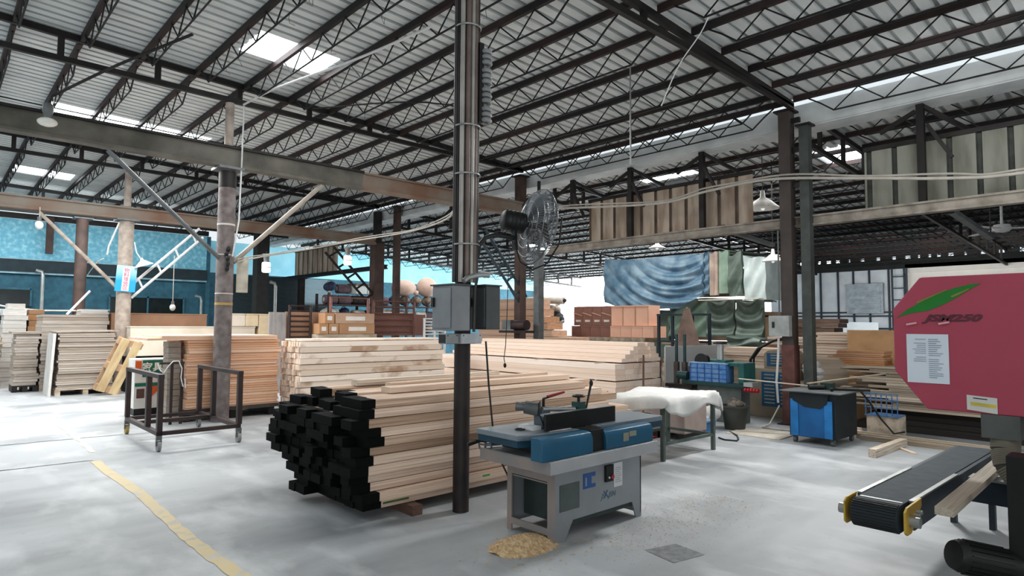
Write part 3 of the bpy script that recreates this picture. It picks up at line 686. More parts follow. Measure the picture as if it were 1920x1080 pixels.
# sheet stacks at the far side
KR = unitbox('kraft_sheet', W_MDF); WHS = unitbox('white_sheet', WOOD('white_sheet_mat', '#d5d3cf', '#c2bfba', .08))
def stack(mesh, name, x, y, w_, d, z0, z1, hmin, hmax, jit, lab, grp, rz=0, cat='sheet'):
    z = z0; i = 0
    while z < z1:
        h = U(hmin, hmax); i += 1
        ub(mesh, name, x + U(-jit, jit), y + U(-jit, jit), z, w_ + U(-jit, jit), d, h - .005, rz, lab % nth(i), cat, grp); z += h
    return z
def pallet(lab, x0, y0, x1, y1, h, mat):
    t = thing('low_pallet', lab, 'pallet', ((x0 + x1) / 2, (y0 + y1) / 2, 0))
    MB().box(x0, y0, h - .03, x1, y1, h - .003).build('deck', mat, t)
    for k in range(3):
        x = x0 + (x1 - x0 - .1) * k / 2; MB().box(x, y0 + .01, 0, x + .1, y1 - .01, h - .031).build('block_runner', mat, t)
pallet('pallet under the tall kraft sheet stack beside the leaning skid', 2.12, 16.85, 3.25, 18.0, .15, W_OLD.copy())
zs = stack(KR, 'kraft_sheet', 2.15, 16.87, 1.06, 1.1, .15, 1.36, .035, .06, .02, 'kraft board, %s from the bottom of the tall stack beside the leaning skid', 'kraft boards by the leaning skid')
ub(KR, 'kraft_sheet', 2.1, 16.85, zs, 1.18, 1.15, .03, lab='brown cover sheet on the kraft stack beside the leaning skid', cat='sheet', tilt=(0, -.02, 0))
ub(WHS, 'leaning_board', 1.99, 16.8, 0, .05, .8, 1.36, lab='grey board standing upright against the kraft stack', cat='board', tilt=(0, .04, 0))
pallet('pallet under the bowed kraft sheets behind the tall kraft stack', 2.0, 18.3, 3.35, 19.4, .15, W_OLD)
zs = stack(KR, 'kraft_sheet', 2.0, 18.3, 1.32, 1.1, .15, 1.74, .06, .1, .02, 'kraft board, %s from the bottom of the bowed stack, second row', 'bowed kraft boards')
stack(WHS, 'striped_sheet', 2.75, 18.35, .58, .6, zs, zs + .13, .018, .026, .02, 'thin white sheet, %s up in the little pile topping the bowed stack', 'thin white sheets')
pallet('pallet under the narrow kraft column', 1.5, 18.3, 1.98, 19.0, .15, STEEL)
zs = stack(KR, 'kraft_sheet', 1.52, 18.32, .44, .7, .15, 1.33, .05, .08, .02, 'narrow kraft board, %s from the bottom of the column between white and bowed stacks', 'narrow kraft boards')
ub(KR, 'kraft_sheet', 1.45, 18.25, zs, .55, .8, .05, lab='wide brown lid sheet on the narrow kraft column', cat='sheet')
zs = stack(WHS, 'white_sheet_bundle', 1.42, 20.3, .48, .8, .0, 1.84, .09, .16, .02, 'white sheet bundle, %s from the floor in the white tower', 'white sheet bundles', cat='bundle')
ub(WHS, 'white_box', 1.5, 20.35, zs, .36, .6, .14, lab='white box on top of the white tower', cat='box')
zs = stack(W2 := unitbox('grey_sheet', W_OLD), 'grey_sheet', .86, 19.6, .5, .9, .55, 1.25, .04, .07, .03, 'grey-brown sheet, %s up in the low stack at the photo edge', 'grey-brown sheets')
CARD = M('cardboard', '#a5805f', .8, 0, scale=2, col2='#957252', rnd=.08); CARDL = M('cardboard_pale', '#c7a181', .8, 0, scale=2, col2='#b69072', rnd=.08); LABELM = M('paper_label', '#e8e4de', .6, 0, var=.05)
def carton(name, lab, x, y, z, l, w_, h, mat=None, lbl=None, grp=None, cat='carton'):
    t = thing(name, lab, cat, (x, y, z), group=grp); mat = mat or CARD
    MB().box(x, y, z, x + l, y + w_, z + h).build('carton_body', mat, t, bevel=.006)
    MB().box(x - .002, y + w_ * .44, z + h, x + l, y + w_ * .56, z + h + .003).build('tape_strip', M_TAPE, t)
    if lbl:
        if lbl == 'x': MB().box(x - .004, y + w_ * .3, z + h * .35, x - .0005, y + w_ * .7, z + h * .75).build('paper_label', LABELM, t)
        else: MB().box(x + l * .25, y - .004, z + h * .3, x + l * .75, y - .0005, z + h * .7).build('paper_label', LABELM, t)
    return t
M_TAPE = M('packing_tape', '#c7a57c', .3, 0, var=.05)
carton('wooden_crate_box', 'open brown carton under the grey-brown sheets at the photo edge', .64, 19.55, .12, .72, .7, .4)
ub(unitbox('low_pallet', W_OLD), 'low_pallet', .55, 19.5, 0, .84, .9, .11, lab='low pallet under the open brown carton at the photo edge', cat='pallet')
for k, (x, y, z, l, w_, h) in enumerate(((1.95, 20.4, 1.5, .32, .5, .14), (1.93, 20.4, 1.65, .4, .5, .15), (1.95, 20.42, 1.81, .32, .45, .12))):
    carton('cardboard_box', 'brown carton between the white tower and the blue wall, %s' % ('lowest', 'middle', 'top')[k] + ' of three', x, y, z, l, w_, h)
ub(unitbox('support_crate', CARD), 'support_crate', 1.93, 20.35, 0, .45, .6, 1.5, lab='tall brown crate holding up the three small cartons', cat='crate')
# stick leaning
t = thing('white_rod', 'short white rod slanting up in front of the brown post', 'rod', (3.2, 20, 1.8)); MB().cyl((2.6, 19.3, 1.80), (3.1, 19.5, 2.42), .03, n=8).build('rod', WHITEP, t)
# leaning skid
t = thing('leaning_skid', 'pale slatted wooden skid leaning against the kraft stack', 'pallet', (2.98, 16.42, .06), rot=(.26, .32, .1))
SK1 = M('skid_wood', '#d9c39a', .7, 0, scale=3, col2='#bda27a', stretch=(3, 3, .8)); SK2 = M('skid_block', '#b7987a', .8, 0, var=.15)
for x in (-.2, .06): MB().box(x, -.02, 0, x + .17, 0, 1.25).build('slat', SK1, t, world=False)
for z in (0, .52, 1.1): MB().box(-.24, 0, z, .27, .1, z + .14).build('cross_block', SK2, t, world=False)
for x in (-.24, .2): MB().box(x, .1, 0, x + .06, .13, 1.25).build('slat', SK2, t, world=False)
# long cream packs behind plywood
CRM = M('cream_pack', '#e0d5c6', .7, 0, scale=2, col2='#d2c5b4'); PINK = M('kraft_brown_pack', '#b08a70', .8, 0, scale=2, col2='#9f7a61')
def pack(lab, x0, y0, z0, x1, y1, z1, mat, lid=True, name='long_panel_pack'):
    t = thing(name, lab, 'pack', ((x0 + x1) / 2, (y0 + y1) / 2, z0))
    MB().box(x0, y0, z0, x1, y1, z1 - (.03 if lid else 0)).build('pack_body', mat, t, bevel=.008)
    if lid: MB().box(x0 - .01, y0 - .01, z1 - .03, x1 + .01, y1 + .01, z1).build('cover_sheet', mat, t)
    return t
pack('long white-cream pack behind the orange plywood stack', 3.52, 16.9, .82, 6.4, 17.3, 1.52, CRM)
pack('black base crate under the long white-cream pack', 3.45, 16.95, 0, 6.4, 17.28, .815, M('black_crate', '#1d1f20', .8, 0))
pack('long brown cardboard crate beside the sign post', 3.4, 18.4, 0, 5.65, 19.0, 1.85, PINK)
pack('upright white pack behind the speckled post', 5.58, 16.9, 1.53, 6.14, 17.3, 1.86, CRM); 
pack('tall cream pack standing left of the dark ladder cart', 6.5, 16.9, 0, 6.9, 17.3, 1.86, M('cream_ply_pack', '#dcc9aa', .7, 0, var=.08))
pack('cream end pack lying on the long white-cream pack', 6.15, 16.9, 1.53, 6.48, 17.3, 1.86, M('cream_ply_pack_2', '#dcc9aa', .7, 0, var=.08))
stack(unitbox('bundled_card', WOOD('grey_card', '#a69b8e', '#8c8175', .1)), 'bundled_card_pack', 2.9, 11.3, .19, .3, .16, 1.22, .07, .1, .008, 'grey-brown card pack, %s from the bottom of the column left of the plywood', 'grey-brown card packs', cat='pack')
ub(STK, 'bearer_block', 2.89, 11.3, 0, .21, .3, .155, lab='dark bearer under the grey-brown card column', cat='wood block')
# printed carton
t = thing('printed_carton', 'carton printed green, white and orange with two white characters, behind the trolley', 'carton', (3.03, 12.4, .1))
CW = M('carton_white', '#dcdad6', .6, 0, var=.05); CG = M('carton_green', '#17705a', .6, 0, var=.1); CO = M('carton_orange', '#d8622c', .6, 0, var=.1); CBR = M('carton_brown_print', '#5d4440', .7, 0)
MB().box(2.680, 12.450, 0.120, 3.430, 12.900, 0.970).build('carton_body', CW, t, bevel=.006)
MB().box(2.800, 12.443, 0.660, 3.420, 12.449, 0.950).build('green_panel', CG, t)
MB().box(2.690, 12.442, 0.500, 3.420, 12.449, 0.560).build('green_stripe', CG, t)
MB().box(2.690, 12.442, 0.750, 2.780, 12.449, 0.940).build('orange_patch', CO, t)
MB().prism([(2.94, .5), (3.12, .5), (2.94, .3)], 12.44, 12.449, 'y').build('orange_patch', CO, t)
MB().box(3.230, 12.441, 0.250, 3.400, 12.449, 0.620).build('orange_patch', CO, t)
MB().box(2.720, 12.441, 0.300, 2.840, 12.449, 0.460).build('brown_picture', CBR, t)
MB().box(2.700, 12.500, 0.000, 3.380, 12.880, 0.118).build('base_runner', BLACK, t)
# ---------------------------------------------------------------- lettering
def lettering(name, body, size, mat, parent, loc, rot, shear=0, extrude=.0015, align='CENTER', bold=0, stretch=1, wscale=None):
    cu = bpy.data.curves.new('txt', 'FONT'); cu.body = body; cu.size = size; cu.extrude = extrude; cu.shear = shear; cu.align_x = align; cu.align_y = 'CENTER'; cu.offset = bold
    cu.resolution_u = 3
    o = bpy.data.objects.new('txt', cu); COL.objects.link(o)
    dg = bpy.context.evaluated_depsgraph_get(); dg.update()
    me = bpy.data.meshes.new_from_object(o.evaluated_get(dg)); bpy.data.objects.remove(o)
    me.materials.clear(); me.materials.append(mat); me.name = name
    mw = Matrix.Translation(loc) @ Euler(rot).to_matrix().to_4x4() @ Matrix.Diagonal((stretch, 1, 1, 1))
    me.transform(WM(parent).inverted() @ mw)
    ob = bpy.data.objects.new(name, me); COL.objects.link(ob); ob.parent = parent
    return ob
FY = (PI / 2, 0, 0)            # faces -Y
FX = (PI / 2, 0, -PI / 2)      # faces -X
CHW = M('white_print', '#e9ece9', .6, 0, var=.03)
lettering('lettering', '家具', .165, CHW, t, (2.955, 12.44, .82), FY, bold=.004, stretch=1.0)
# sign on the pale post
t = thing('hanging_sign', 'blue gradient sign with red white-edged characters on the pale post', 'sign', (3.46, 17.28, 2.65), rot=(0, .06, -.12))
SGN = bpy.data.materials.new('sign_gradient'); SGN.use_nodes = True
nt = SGN.node_tree; tc = nt.nodes.new('ShaderNodeTexCoord'); sp = nt.nodes.new('ShaderNodeSeparateXYZ'); rp = nt.nodes.new('ShaderNodeValToRGB')
rp.color_ramp.elements[0].color = lin('#1f9fd6'); rp.color_ramp.elements[1].color = lin('#b5d9e8'); rp.color_ramp.elements[0].position = .4; rp.color_ramp.elements[1].position = .95
nt.links.new(tc.outputs['Generated'], sp.inputs[0]); nt.links.new(sp.outputs['Z'], rp.inputs['Fac']); nt.links.new(rp.outputs['Color'], nt.nodes['Principled BSDF'].inputs['Base Color'])
MB().box(-.21, 0, -.31, .21, .012, .31).build('sign_plate', SGN, t, world=False)
RED = M('sign_red', '#d2527c', .6, 0, var=.05)
MB().box(-.075, -.004, -.29, .075, -.0005, .25).build('lettering_ground', CHW, t, world=False)
for k, ch in enumerate('物料堆放区'):
    m4 = WM(t) @ Matrix.Translation((0, -.007, .19 - .105 * k)) @ Euler(FY).to_matrix().to_4x4()
    lettering('lettering', ch, .115, RED, t, m4.translation, m4.to_euler(), bold=.001)
# ---------------------------------------------------------------- surface planer
PG = M('planer_grey', '#8b9094', .5, .1, var=.1, scale=2); PB_ = M('planer_blue', '#1c5a78', .4, .1, var=.15, scale=2); PD = M('planer_dark_blue', '#123f52', .5, .1)
IRON = M('cast_iron_top', '#7f8a92', .35, .4, var=.12, scale=4); BLK = M('blackened_steel', '#171a1a', .45, .2); PAPER = M('paper', '#c9ccce', .6, 0, var=.04); LOGO = M('logo_blue', '#2a5590', .5, 0, var=.05)
DUSTG = M('dusty_end', '#9b8d85', .7, 0, scale=3, col2='#878789')
J = thing('surface_planer', 'grey and blue surface planer with black fence, beside the conduit post', 'planer', (3.95, 3.5, 0))
x0, x1, y0, y1 = 3.44, 4.5, 3.24, 3.75
b = MB()
b.box(x0, y0, .14, x1, y0 + .012, .544)                        # front sheet
b.prism([(x0, 0), (x0 + .11, 0), (x0 + .2, .14), (x0, .14)], y0, y0 + .012, 'y').prism([(x1, 0), (x1 - .07, 0), (x1 - .12, .14), (x1, .14)], y0, y0 + .012, 'y')
b.box(x0, y1 - .012, .05, x1, y1, .534); b.box(x1 - .012, y0, .03, x1, y1, .534)
b.build('cabinet_base', PG, J)
MB().box(x0 - .006, y0 - .004, 0, x0 + .006, y0 + .07, .53).box(x0 - .006, y1 - .05, 0, x0 + .006, y1, .53).box(x0 - .006, y0 + .07, .44, x0 + .006, y1 - .05, .53).box(x0 - .006, y0 + .07, .05, x0 + .006, y1 - .05, .1).box(x0 + .006, y0 + .012, .42, x0 + .15, y1 - .012, .43).build('open_end_frame', DUSTG, J)
MB().box(x0 + .15, y0 + .02, .1, x1 - .05, y1 - .03, .49).build('inner_chute', M('chute_dark', '#33403e', .7, 0, var=.2), J)
b = MB(); b.box(3.26, 3.11, .545, 4.56, 3.88, .636).build('bed_apron', M('apron_grey', '#a4a7a9', .5, .1, var=.06), J, bevel=.004)
MB().box(3.252, 3.115, .55, 3.259, 3.87, .632).build('dusty_end_plate', DUSTG, J)
MB().box(3.42, 3.26, .637, 4.55, 3.8, .709).build('bed_casting', BLK, J)
def table(nm, x0, x1, y0, y1, z0, z1, skew=0):
    return MB().prism([(x0, y0), (x1, y0), (x1, y1), (x0 + skew, y1)], z0, z1, 'z')
t1 = MB().prism([(3.17, 3.36), (3.36, 3.29), (3.93, 3.26), (3.93, 3.78), (3.17, 3.82)], .76, .8, 'z').build('infeed_table', [IRON], J, bevel=.004)
MB().prism([(3.18, 3.37), (3.36, 3.30), (3.92, 3.27), (3.92, 3.77), (3.18, 3.81)], .71, .759, 'z').prism([(3.36, 3.3), (3.92, 3.28), (3.92, 3.7), (3.5, 3.7)], .63, .709, 'z').build('table_rib', PD, t1)
t2 = MB().prism([(3.96, 3.27), (4.84, 3.25), (4.88, 3.66), (3.96, 3.78)], .765, .805, 'z').build('outfeed_table', IRON, J, bevel=.004)
MB().prism([(3.97, 3.28), (4.84, 3.26), (4.88, 3.64), (3.97, 3.7)], .71, .764, 'z').build('table_rib', PD, t2)
def cover(nm, xa, xb, za, zb):
    return MB().prism([(3.25, za), (3.135, za), (3.135, zb - .05), (3.155, zb - .01), (3.185, zb), (3.25, zb)], xa, xb, 'x').build(nm, PB_, J, smooth=50, bevel=.004)
cover('side_cover', 3.2, 3.75, .638, .8); cr = cover('side_cover', 3.91, 4.53, .638, .785)
MB().box(4.12, 3.13, .68, 4.19, 3.1345, .745).box(4.2, 3.13, .71, 4.29, 3.1345, .75).build('worn_sticker', M('tan_sticker', '#8f8f80', .6, 0), cr)
MB().box(3.76, 3.16, .638, 3.905, 3.245, .8).build('cutter_cover', BLK, J)
MB().box(3.75, 3.2, .801, 3.93, 3.75, .803).build('cutter_gap', BLK, J)
f = MB().box(3.44, 3.33, .806, 4.27, 3.352, .93).build('fence', BLK, J)
MB().box(3.44, 3.353, .915, 4.27, 3.39, .93).build('fence_lip', IRON, f)
MB().cyl((3.56, 3.52, .94), (3.5, 3.62, .955), .055, .05, 18).cyl((3.5, 3.62, .955), (3.46, 3.68, .96), .03, .035, 14).build('fence_guide_motor', GREYS, J, smooth=40)
MB().cyl((3.57, 3.5, .945), (3.86, 3.42, .93), .02, n=14).build('guide_shaft', GALV, J, smooth=40)
MB().box(3.54, 3.46, .806, 3.62, 3.56, .94).build('guide_bracket', M('bracket_blue_grey', '#56646e', .5, .2), J)
MB().tube([(3.53, 3.44, .82), (3.5, 3.45, .9), (3.53, 3.5, .99), (3.58, 3.53, 1.0)], .007, 6).build('flex_cable', BLACK, J, smooth=60)
h = MB().cyl((3.585, 3.5, .96), (3.585, 3.5, 1.025), .011, n=8).bar((3.585, 3.5, 1.025), (3.78, 3.48, 1.06), .018, .012).build('clamp_lever', BLK, J)
MB().bar((3.62, 3.49, 1.042), (3.79, 3.47, 1.066), .022, .014).build('red_grip', M('red_grip', '#9a2731', .5, 0), h)
MB().box(3.87, 3.38, .806, 3.95, 3.46, .985).build('guide_block', M('block_green', '#2c4b47', .5, .2), J)
k = MB().cyl((3.91, 3.42, .985), (3.91, 3.42, 1.02), .012, n=10).build('clamp_screw', BLK, J)
MB().torus((3.91, 3.42, 1.03), (0, 0, 1), .045, .009, 20, 8).bar((3.865, 3.42, 1.03), (3.955, 3.42, 1.03), .012, .01).build('handwheel', BLK, k, smooth=60)
MB().cyl((3.97, 3.41, .86), (4.05, 3.41, 1.11), .007, .01, 8).ball((4.055, 3.41, 1.125), .016, .016, .028, 10, 8).build('long_lever', BLK, J, smooth=50)
MB().torus((3.38, 3.55, .803), (0, 0, 1), .035, .006, 20, 6).build('loose_ring', BLACK, J, smooth=60)
MB().box(3.41, 3.44, .801, 3.5, 3.6, .83).build('dust_paper', WHITEP, J)
hw = MB().torus((3.27, 3.83, .66), (1, .25, 0), .06, .008, 20, 6).bar((3.27, 3.83, .6), (3.27, 3.83, .72), .012, .012).bar((3.285, 3.77, .66), (3.255, 3.89, .66), .012, .012).build('height_handwheel', GREYS, J, smooth=60)
MB().cyl((3.26, 3.87, .69), (3.15, 3.9, .665), .012, .016, 10).cyl((3.26, 3.8, .69), (3.17, 3.83, .705), .009, n=8).build('crank_grip', BLK, hw, smooth=40)
MB().cyl((3.27, 3.83, .66), (3.4, 3.79, .66), .014, n=8).build('crank_shaft', GREYS, J)
MB().box(3.49, 3.236, .22, 3.71, 3.2395, .415).build('side_panel', M('panel_dark', '#525c5b', .5, .1), J)
lg = MB().box(3.755, 3.236, .345, 3.9, 3.2392, .46).build('logo_plate', LOGO, J)
MB().box(3.775, 3.2345, .365, 3.795, 3.2358, .43).box(3.85, 3.2345, .375, 3.905, 3.2358, .43).build('logo_letters', PG, lg)
sw = MB().box(4.01, 3.215, .36, 4.1, 3.239, .49).build('switch_box', BLK, J, bevel=.004)
MB().cyl((4.083, 3.205, .395), (4.083, 3.216, .395), .017, n=14).build('stop_button', M('stop_red', '#b02a3c', .4, 0), sw)
MB().cyl((4.04, 3.207, .395), (4.04, 3.216, .395), .008, n=10).build('start_button', WHITEP, sw)
pp = MB().box(4.13, 3.235, .3, 4.24, 3.2385, .49).build('paper_notice', PAPER, J)
mb = MB()
for k in range(8): mb.box(4.145, 3.2335, .335 + .016 * k, 4.225 - .01 * (k % 3), 3.2347, .341 + .016 * k)
mb.build('printed_lines', M('print_grey', '#a0a4a6', .6, 0), pp)
lettering('lettering', 'JS  .JSN', .06, M('letter_blue', '#5c7484', .5, 0), J, (4.06, 3.237, .25), FY, shear=.3)
lettering('lettering', 'X', .085, M('letter_deep_blue', '#3a5a78', .5, 0), J, (4.035, 3.2365, .26), FY, shear=-.2)
# shavings
CH = M('wood_shavings', '#d8bf9a', .9, 0, scale=30, col2='#b99a73', bump=.6)
mb = MB(); n = 46; m_ = 30; vs = []
for i in range(n):
    for j in range(m_):
        x = 2.98 + .62 * i / (n - 1); y = 3.16 + .5 * j / (m_ - 1)
        d = math.hypot((x - 3.27) / .3, (y - 3.38) / .2); 
        zz = max(0, 1 - d) ** 1.1 * .085 + (U(0, .012) if d < 1.0 else 0) + .001
        vs.append((x, y, zz if d < 1.05 else -.004))
fs = [(i * m_ + j, (i + 1) * m_ + j, (i + 1) * m_ + j + 1, i * m_ + j + 1) for i in range(n - 1) for j in range(m_ - 1)]
tag(mb.add(vs, fs).build('sawdust_heap', CH), 'heap of pale wood shavings at the open end of the planer', 'sawdust', kind='stuff')
CHM = MB().box(0, 0, 0, .012, .005, .002).mesh('wood_chip', CH)
mb = MB()
for k in range(700):
    r = abs(RN.gauss(0, .22)); th = U(0, 2 * PI); x, y = 3.2 + r * math.cos(th), 3.28 + r * .8 * math.sin(th)
    if x > 3.42 and y > 3.22: continue
    s = U(.004, .012); q = U(0, PI); dx, dy = s * math.cos(q), s * math.sin(q)
    mb.add([(x - dx, y - dy, .003), (x + dy * .4, y - dx * .4, .006), (x + dx, y + dy, .003), (x - dy * .4, y + dx * .4, .004)], [(0, 1, 2, 3)])
for k in range(900):
    x, y = U(3.5, 5.6), 3.05 + RN.gauss(0, .25)
    if y > 3.2 and x < 4.6: continue
    s = U(.004, .011); q = U(0, PI); dx, dy = s * math.cos(q), s * math.sin(q)
    mb.add([(x - dx, y - dy, .003), (x + dy * .4, y - dx * .4, .005), (x + dx, y + dy, .003), (x - dy * .4, y + dx * .4, .004)], [(0, 1, 2, 3)])
tag(mb.build('wood_chip_litter', CH), 'scattered wood chips on the concrete around the planer', 'wood chips', kind='stuff')
# ---------------------------------------------------------------- trolley
TB = M('trolley_brown', '#3d3231', .5, .3, var=.25, scale=3); WHL = M('wheel_grey', '#8d8f90', .5, 0); WHY = M('wheel_yellow', '#a08a52', .5, 0)
def trolley(lab, xa, xb, ya, yb, zr, zt):
    t = thing('timber_trolley', lab, 'trolley', ((xa + xb) / 2, (ya + yb) / 2, 0))
    w = .06
    b = MB()
    for x in (xa, xb): b.bar((x, ya, zr), (x, yb, zr), w, .05)
    for y in (ya, yb, (ya + yb) / 2 + .3): b.bar((xa + w / 2, y, zr), (xb - w / 2, y, zr), .05, .05)
    b.build('base_frame', TB, t)
    for x in (xa, xb):
        for k, y in enumerate((ya, ya + .33 * (yb - ya) if x == xa else ya + .62 * (yb - ya), yb)):
            MB().box(x - w / 2, y - .035, zr + .026, x + w / 2, y + .035, zt - .026).build('upright', TB, t)
        MB().bar((x, ya - .035, zt), (x, yb + .035, zt), w * 1.1, .05).build('top_rail', TB, t)
    for x in (xa, xb):
        for y in (ya, yb):
            c = MB().box(x - .03, y - .03, zr - .08, x + .03, y + .03, zr - .026).box(x - .032, y - .02, .07, x - .024, y + .02, zr - .06).box(x + .024, y - .02, .07, x + .032, y + .02, zr - .06).build('caster_fork', GREYS, t)
            MB().cyl((x - .02, y, .065), (x + .02, y, .065), .065, n=20).build('caster_wheel', WHY if (x == xa and y == yb) else WHL, c, smooth=40)
    return t
trolley('empty dark steel trolley with open upright frames, in front of the speckled post', 2.2, 3.17, 8.85, 10.55, .22, .93)
t = thing('steel_rack_frame', 'small dark U-frame draped with white rope beside the plywood', 'rack', (2.75, 11.0, 0))
for x in (2.9, 3.05): MB().box(x - .02, 11.04, 0, x + .02, 11.08, .95).build('upright', TB, t)
MB().box(2.72, 11.04, .951, 3.08, 11.08, .98).build('top_rail', TB, t)
t = thing('hanging_rope', 'white rope looped over the small dark U-frame', 'rope', (2.8, 10.95, .8))
MB().tube([(2.68, 11.02, .98), (2.72, 11.0, .86), (2.77, 11.0, .82), (2.83, 11.0, .92), (2.9, 11.0, 1.0), (2.98, 11.0, 1.0), (3.03, 11.0, .88), (3.02, 11.0, .74), (3.05, 11.0, .6), (3.09, 11.0, .56), (3.08, 11.0, .72)], .009, 6).build('rope', CHW, t, smooth=60)
# ---------------------------------------------------------------- bandsaw with conveyor
REDM = M('machine_red', '#ad4a5e', .45, .0, var=.07, scale=1.2); GREEN = M('leaf_green', '#1f7d2a', .5, 0, var=.05); DKRED = M('letter_dark_red', '#5b2a36', .5, 0)
BS = thing('resaw_machine', 'big red octagonal band resaw housing with green leaf emblem and conveyor', 'band saw', (5.2, .6, 0))
hx = 5.0
oc = [(1.445, 1.30), (1.445, 1.73), (1.275, 1.945), (-.25, 1.945), (-.42, 1.73), (-.42, 1.3), (-.2, 1.05), (1.255, 1.05)]
HB = MB().prism(oc, hx, hx + .34, 'x').build('wheel_housing', REDM, BS, bevel=.008)
MB().box(hx + .1, 1.452, 1.62, hx + .2, 1.475, 1.69).build('hinge', BLACK, HB)
leaf = [(1.425, 1.665), (1.36, 1.72), (1.27, 1.775), (1.17, 1.825), (1.08, 1.862), (.985, 1.885), (.93, 1.888), (.97, 1.865), (1.05, 1.81), (1.14, 1.755), (1.23, 1.715), (1.32, 1.70), (1.38, 1.685)]
MB().prism(leaf, hx - .004, hx - .001, 'x').build('leaf_emblem', GREEN, HB)
MB().prism([(1.1, 1.81), (1.0, 1.858), (.99, 1.852), (1.09, 1.80)], hx - .006, hx - .0045, 'x').prism([(1.3, 1.775), (1.12, 1.858), (1.12, 1.85), (1.29, 1.765)], hx - .006, hx - .0045, 'x').build('emblem_streak', M('olive_streak', '#86803f', .6, 0), HB)
lettering('lettering', 'JSM250', .062, DKRED, HB, (1 and hx - .003, 1.1, 1.662), FX, shear=.35, bold=.003, stretch=1.65)
PAPB = M('posted_paper', '#d4dde6', .5, 0, var=.05, scale=1.5)
pp = MB().box(hx - .006, 1.12, 1.225, hx - .002, 1.365, 1.555).build('posted_sheet', PAPB, HB)
mb = MB()
for k in range(20):
    zz = 1.52 - .0135 * k
    if k not in (1, 8): mb.box(hx - .008, 1.25, zz - .003, hx - .0065, 1.33 - U(0, .03), zz + .003) if k < 12 else None
    if k != 9: mb.box(hx - .008, 1.15 + U(0, .04), zz - .003, hx - .0065, 1.235, zz + .003)
mb.build('printed_lines', M('print_blue_grey', '#9faab8', .6, 0), pp)
wp = MB().prism([(1.03, 1.165), (.87, 1.155), (.87, 1.055), (1.03, 1.07)], hx - .006, hx - .002, 'x').build('warning_plate', M('plate_white', '#cfcfcb', .5, 0, var=.04), HB)
MB().prism([(1.01, 1.122), (.875, 1.112), (.875, 1.09), (1.01, 1.1)], hx - .0075, hx - .0062, 'x').build('yellow_band', M('band_yellow', '#cbbb55', .5, 0), wp)
MB().prism([(.995, 1.15), (.92, 1.146), (.92, 1.14), (.995, 1.144)], hx - .0075, hx - .0062, 'x').build('dark_bar', BLACK, wp)
for y, z in ((1.33, 1.62), (1.14, 1.625)):
    MB().bar((hx - .02, y + .03, z), (hx - .012, y - .03, z + .012), .012, .012).build('torn_tape', M('pink_tape', '#d8a7ae', .6, 0, var=.05), HB)
# column, hose, conveyor, motor
MB().box(hx + .05, .2, .05, hx + .3, .5, 1.05).build('machine_column', BLK, BS)
MB().box(hx + .0, .76, .9, hx + .25, .96, 1.05).build('dust_hood', M('hood_grey', '#565a58', .6, .1), BS)
pts = [(hx + .1, .85, .92), (hx + .06, .85, .82), (hx + .03, .83, .73), (hx + .02, .76, .64), (hx + .04, .62, .56), (hx + .1, .4, .5)]
hz = MB(); P = [Vector(p) for p in pts]; fine = []
for i in range(len(P) - 1):
    for k in range(8): fine.append(P[i].lerp(P[i + 1], k / 8))
fine.append(P[-1])
ho = MB().tube(fine, .07, 16).build('dust_hose', M('hose_dark', '#3b3a36', .6, 0), BS, smooth=60)
for i in range(0, len(fine) - 1): hz.torus(fine[i], fine[i + 1] - fine[i], .072, .0085, 18, 6)
hz.build('hose_rib', M('hose_rib', '#6f6a5c', .6, 0, var=.2), ho, smooth=60)
BELT = M('belt_rubber', '#2c3a42', .75, 0, var=.2, scale=14, bump=.1); BELT2 = M('belt_ribbed', '#171c1f', .6, 0)
CV = thing('belt_conveyor', 'low black belt conveyor with yellow bearing plates running under the red resaw', 'conveyor', (5.2, 1.27, 0))
ya, yb, zt = 1.165, 1.405, .6
bp = []
for k in range(13):
    th = PI / 2 + PI * k / 12; bp.append((4.06 + .075 * math.cos(th), zt - .075 + .075 * math.sin(th)))
prof = [(6.5, zt)] + [(x, z) for x, z in bp] + [(6.5, zt - .15)]
MB().prism(prof, ya, yb, 'y').build('belt', BELT, CV, smooth=30)
mb = MB()
for k in range(15):
    th = PI / 2 + PI * (k + .5) / 15; c = (4.06 + .076 * math.cos(th), 0, zt - .075 + .076 * math.sin(th)); mb.cyl((c[0], ya + .004, c[2]), (c[0], yb - .004, c[2]), .006, n=6)
mb.build('drum_rib', BELT2, CV)
MB().box(4.12, ya + .01, zt + .0005, 4.14, yb - .01, zt + .002).build('belt_seam', GALV, CV)
SD = M('conveyor_side', '#39424a', .5, .3); YP = M('yellow_plate', '#b7973a', .5, .1, var=.2)
